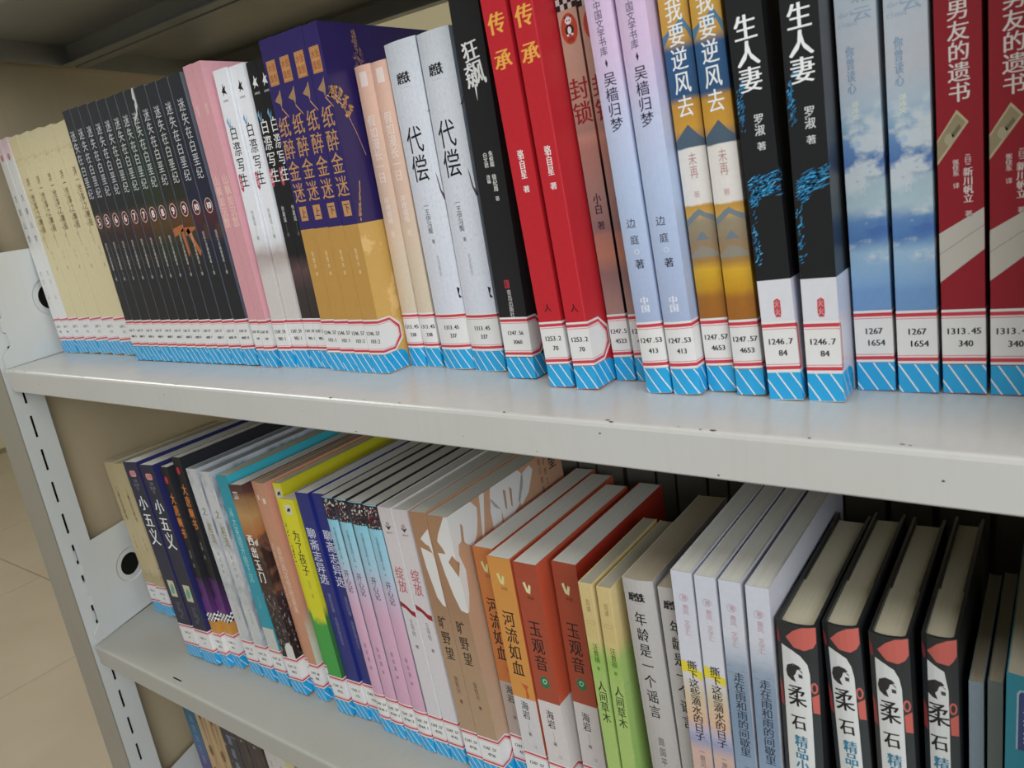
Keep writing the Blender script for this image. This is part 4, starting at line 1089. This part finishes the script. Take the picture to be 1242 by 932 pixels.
        b.put('publisher_text', F().ch('江', c + 2, 49.5, 3, 2.6, ink('#666262')))
        b.call_label('I247.57', '4737')
    elif kind == 'caomu':
        b = mk(C('print_caomu', (0, '#8cb060'), (60, '#9ab86a'), (140, '#9ab468'), (158, '#8cb058'), (170, '#c4b27a'), (210, '#cbb884'), wob=7, wobscale=14),
               side=C('print_caomu_side', (0, '#8cb060'), (90, '#96b868'), (160, '#a2bc70'), (172, '#d0bc84'), (210, '#d3c08c'), wob=9, wobscale=10, blots=[('#5c7ca0', 5, 1, 1, .62, .03, 120, 150), ('#dfe4d8', 6, 1, 1, .6, .03, 50, 95)]), d=92, pages=pages_mat('paper_edge_dull', '#a8a494'))
        f = F()
        for i in range(int(w / 1.4)): f.rect(.5 + i * 1.4, 172, .7 + i * 1.4, 209.6, ink('#ae985e'))
        b.put('stripe_picture', f)
        b.put('publisher_mark', F().col('日读', 199, 190, 2.6, c, ink('#7c6c40')).ring([(c + 3.4 * math.cos(i * .5236), 183 + 1.2 * math.sin(i * .5236)) for i in range(12)], [(c + 3.2 * math.cos(i * .5236), 183 + 1.0 * math.sin(i * .5236)) for i in range(12)], ink('#9a8a5c')))
        b.put('author_text', F().col('汪曾祺', 168, 154, 3.4, c + .3, ink('#3a5a24'), bold=.05).ch('著', c + .3, 150, 2.2, 2.4, ink('#3a5a24')))
        b.put('title_text', F().col('人间草木', 141, 110, 5.4, c + .4, ink('#243a18'), bold=.08))
        b.call_label('I267', '1670')
    elif kind == 'nian':
        full = w > 15
        b = mk(C('print_nian', (0, '#9d9b98'), (120, '#aaa8a6'), (219, '#b1afae')), bulge=1.6 if full else 0, pages=PG_TAN, d=118)
        cc_ = c - 1 if full else 8.2
        f = F().ch('磨', cc_ - 3, 207.5, 4.8, 5.4, K, 0, .4).ch('铁', cc_ + 2, 207.5, 4.8, 5.4, K, 0, .4).row('····', cc_, 203.4, 2.6, K, adv=.5)
        g2 = F().col('年龄是一个谣言', 198.5, 124.5, 7.0, cc_, K, bold=.1, fill=.78)
        h2 = F().col('周国平', 112, 90, 3.8, cc_ + 1, ink('#4c4a4a'))
        b.put('publisher_mark', f, clip=not full); b.put('title_text', g2, clip=not full); b.put('author_text', h2, clip=not full)
        b.call_label('I267', '1671')
    elif kind in ('hui1', 'hui3'):
        if kind == 'hui1':
            m = C('print_hui1', (0, '#a8a0a8'), (60, '#b09a98'), (120, '#c0a498'), (128, '#8a90b0'), (134, '#a8a6bc'), (142, '#c9a88c'), (160, '#c0b49c'), (174, '#c4c6d0'), (236, '#c2c6d2'), wob=5)
            t = ink('#24242a')
        else:
            m = C('print_hui3', (0, '#8494a8'), (60, '#93a2b4'), (110, '#8296ac'), (150, '#7488a0'), (176, '#7e90a4'), (186, '#8f9cae'), (192, '#a9b2c0'), (204, '#c0c4ce'), (236, '#c2c6d2'), wob=3, blots=[('#5c6c80', 12, .5, 3, .6, .04, 176, 192)])
            t = ink('#2b3648')
        b = mk(m, side=C('print_hui_side', (0, '#b4b8c4'), (236, '#c2c4ce'), blots=[('#9aa0ae', 4, 1, 1, .6, .06, 0, 200)]), pages=pages_mat('paper_edge_grey', '#cfd0c8'), d=152)
        pk = ink('#b08a94')
        if kind == 'hui1':
            b.put('yellow_mark', F().poly([(0, 180), (4, 179), (8, 176), (w, 174.5), (w, 169), (7, 170.5), (3, 173), (0, 172)], ink('#d0c23c')))
        f = F().ring([(c + 2.6 * math.cos(i * .4488), 220 + 2.4 * math.sin(i * .4488)) for i in range(12)], [(c + 2.35 * math.cos(i * .4488), 220 + 2.15 * math.sin(i * .4488)) for i in range(12)], pk).ch('惠', c + .3, 220, 2.8, 3, pk, 1)
        b.put('publisher_mark', f)
        b.put('series_text', F().col('惠风·文学汇', 216, 196.5, 3.2, c + .4, pk))
        if kind == 'hui1':
            b.put('title_text', F().col('撕下这些滴水的日子', 180.5, 127.5, 5.4, c + .4, t, bold=.08, layer=2))
        else:
            b.put('title_text', F().col('走在雨和雨的间歇里', 181, 127, 5.4, c + .6, t, bold=.08))
        b.put('author_text', F().col('一惠风·', 122, 104, 3.2, c + .4, ink('#6c6470')))
        b.call_label('I267', '1672')
    elif kind == 'rou':
        cov = C('print_rou', (0, '#2c3034'), (100, '#2e3338'), (170, '#2c3236'), (221, '#25292b'), rough=.32)
        b = mk(cov, side=C('print_rou_side', (0, '#25282b'), (221, '#222426'), blots=[('#8c3a34', 3.4, 1, 1, .66, .02, 100, 221)]), hard=True, bulge=2.2, pages=pages_mat('paper_edge_ivory', '#c3bda6'), d=128, top_drop=2)
        rd = ink('#b65c54'); wt = ink('#c9cccc'); H = h
        f = F().poly([(c - 5, H - 8), (c - 1, H - 3.4), (c + 3, H - 1.0), (w - .3, H - .3), (w - .3, H - 9), (w - 1.8, H - 12), (c + 4, H - 14), (c - 1, H - 13)], rd)
        f.poly([(0.1, H - 4), (1.4, H - 7), (1.8, H - 12), (.8, H - 13), (.1, H - 10)], ink('#7c2f38'))
        f.poly([(w - 3.5, 178), (w - .2, 180), (w - .2, 168), (w - 3.2, 168.6)], rd)
        f.ellipse(w - 2.2, 183.4, 1.7, 3.4, rd, 1, 10).ellipse(w - 2.2, 183.4, .9, 2.2, ink('#2c3034'), 2, 8)
        f.poly([(0.1, 186), (1.6, 180), (1.9, 168), (.1, 170)], ink('#8c3a3c'))
        b.put_each('petal_picture', f)
        f = F().poly([(2.4, H - 13), (c - 2, H - 15), (c + 2, H - 17.5), (w - 4.8, H - 22), (w - 3.9, H - 28), (w - 3.7, 30), (2.4, 30)], wt)
        b.put('title_panel', f, .13)
        pcx = c - 1.6
        f = F().poly([(pcx - 4.2, H - 28), (pcx - 3.4, H - 24.4), (pcx - .4, H - 22.6), (pcx + 2.4, H - 23.4), (pcx + 3.6, H - 25), (pcx + 1.4, H - 26), (pcx + .6, H - 28.6), (pcx - .4, H - 30), (pcx + .6, H - 33.4), (pcx - 1.6, H - 32.8), (pcx - 3.6, H - 31)], ink('#2a2a2c'), 1)
        f.poly([(pcx + 2, H - 28.2), (pcx + 4, H - 28.6), (pcx + 4, H - 30.6), (pcx + 2.2, H - 30.4)], ink('#3a3a3c'), 1).poly([(pcx + .8, H - 24.4), (pcx + 3.8, H - 26.4), (pcx + 4.3, H - 28), (pcx + 3.4, H - 26)], ink('#555558'), 1)
        b.put('portrait_picture', f, .2)
        b.put('title_text', F().ch('柔', pcx + .6, H - 42, 8.2, 12, K, 2, .22, .06).ch('石', pcx + .8, H - 58, 6.8, 8.6, K, 2, .2, .06), .2)
        b.put('subtitle_text', F().col('精品小说散文集', H - 66, H - 118, 6, pcx + 1.4, ink('#2f7490'), bold=.2, layer=2), .2)
        # dust-jacket flaps folded inside both boards
        for nm, xa, xb in (('jacket_flap', 1.65, 2.4), ('jacket_flap', w - 2.4, w - 1.65)):
            q = MB(); q.box((xa, 46, 1.0), (xb, 124, h - 1.2)); q.obj(nm, ink('#3a3533'), b.root)
        b.call_label('I216.2', '31')
    elif kind == 'slate':
        gb = 'blue' in label
        b = mk(C('print_slate' + ('1' if gb else '2'), (0, '#7c8e9a' if gb else '#6f7a7a'), (200, '#8496a2' if gb else '#727e7e')), pages=PG_TAN, d=105)
        b.call_label('I267', '88')
    elif kind == 'tealbox':
        b = mk(C('print_tealbox', (0, '#26788c'), (216, '#247688')), side=C('print_tealbox_side', (0, '#26788c')), pages=pages_mat('paper_edge_dull', '#a8a494'), bulge=1.0)
        f = F().poly([(4, 178), (4, 207), (5, 209), (w - 1, 209), (w - 1, 178)], ink('#8fa6b4')).poly([(4.7, 178), (4.7, 206.6), (5.6, 208.2), (w - 1.6, 208.2), (w - 1.6, 178)], ink('#33406c'), 1)
        f.col('民族文学', 206, 180, 7, c + .6, ink('#b9c4d4'), layer=2, bold=.2)
        b.put('title_box', f)
        b.call_label('I29', '14')
    # ------------------------------------------------ third shelf
    elif kind == 'ocean':
        b = mk(C('print_ocean', (0, '#4c3c70'), (150, '#4c3f74'), (185, '#3c6080'), (215, '#2a5a72'), (241, '#285468'), wob=12))
        b.put('title_text', F().col('海底两万里', 222, 150, 7, c, ink('#6f94ac')))
    elif kind == 'wood':
        b = mk(C('print_wood', (0, '#a88a62'), (241, '#b39870'), blots=[('#8f7450', 5, 3, .3, .56, .06, 0, 241)]), pages=PG_WHITE)
        b.put('knot_picture', F().ellipse(c, 226, 2.6, 5, ink('#6c5232'), 0, 12).ellipse(c + 2, 180, 4, 8, ink('#6c5232'), 0, 12).ellipse(c - 2, 150, 4, 6, ink('#7a5e3a'), 0, 12))
    elif kind == 'coal':
        b = mk(C('print_coal', (0, '#2b2d34'), (241, '#2e3038'), blots=[('#7c8494', 14, 1, 1, .64, .02, 0, 241)]))
        b.put('title_text', F().col('繁星春水', 222, 150, 8, c, ink('#8a90a0'), bold=.1))
    elif kind == 'umber':
        b = mk(C('print_umber', (0, '#33292b'), (241, '#352b2c'), blots=[('#463a38', 6, 3, .4, .55, .06, 0, 241)]))
        b.put('publisher_mark', F().ellipse(c, 222, 1.6, 1.8, ink('#96908c'), 0, 10))
    elif kind == 'plain':
        b = mk(C('print_plain', (0, '#c6c2be'), (236, '#c9c6c2')))
        b.put('title_text', F().col('远方的来信', 215, 160, 5, c, ink('#8a8682')))
    elif kind == 'straw':
        b = mk(C('print_straw', (0, '#c4bc8e'), (236, '#c9c294')), pages=PG_CREAM)
    else:
        b = mk(C('print_tan', (0, '#8a7a62'), (236, '#8c7d66')), pages=PG_CREAM)
    return b

for row, z0 in ((UPPER, 0.0), (LOWER, -330.0), (THIRD, -660.0)):
    for e in row: design(*e, z0)

# ------------------------------------------------------------------ books of the far side, seen in shade behind the lower row
random.seed(21)
x = 420.0
k = 0
PG_DARK = pages_mat('paper_edge_shaded', '#6b665c')  # page edges coloured dark to carry the deep shade back here
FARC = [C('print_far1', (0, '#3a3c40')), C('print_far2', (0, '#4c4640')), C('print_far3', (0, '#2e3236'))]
while x < 870:
    t = random.uniform(16, 30); hh = random.uniform(205, 232)
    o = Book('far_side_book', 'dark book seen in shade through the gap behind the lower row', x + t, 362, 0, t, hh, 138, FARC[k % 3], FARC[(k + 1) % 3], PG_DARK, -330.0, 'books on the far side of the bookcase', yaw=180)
    x += t + random.choice((0.8, 1.2, 3.0)); k += 1
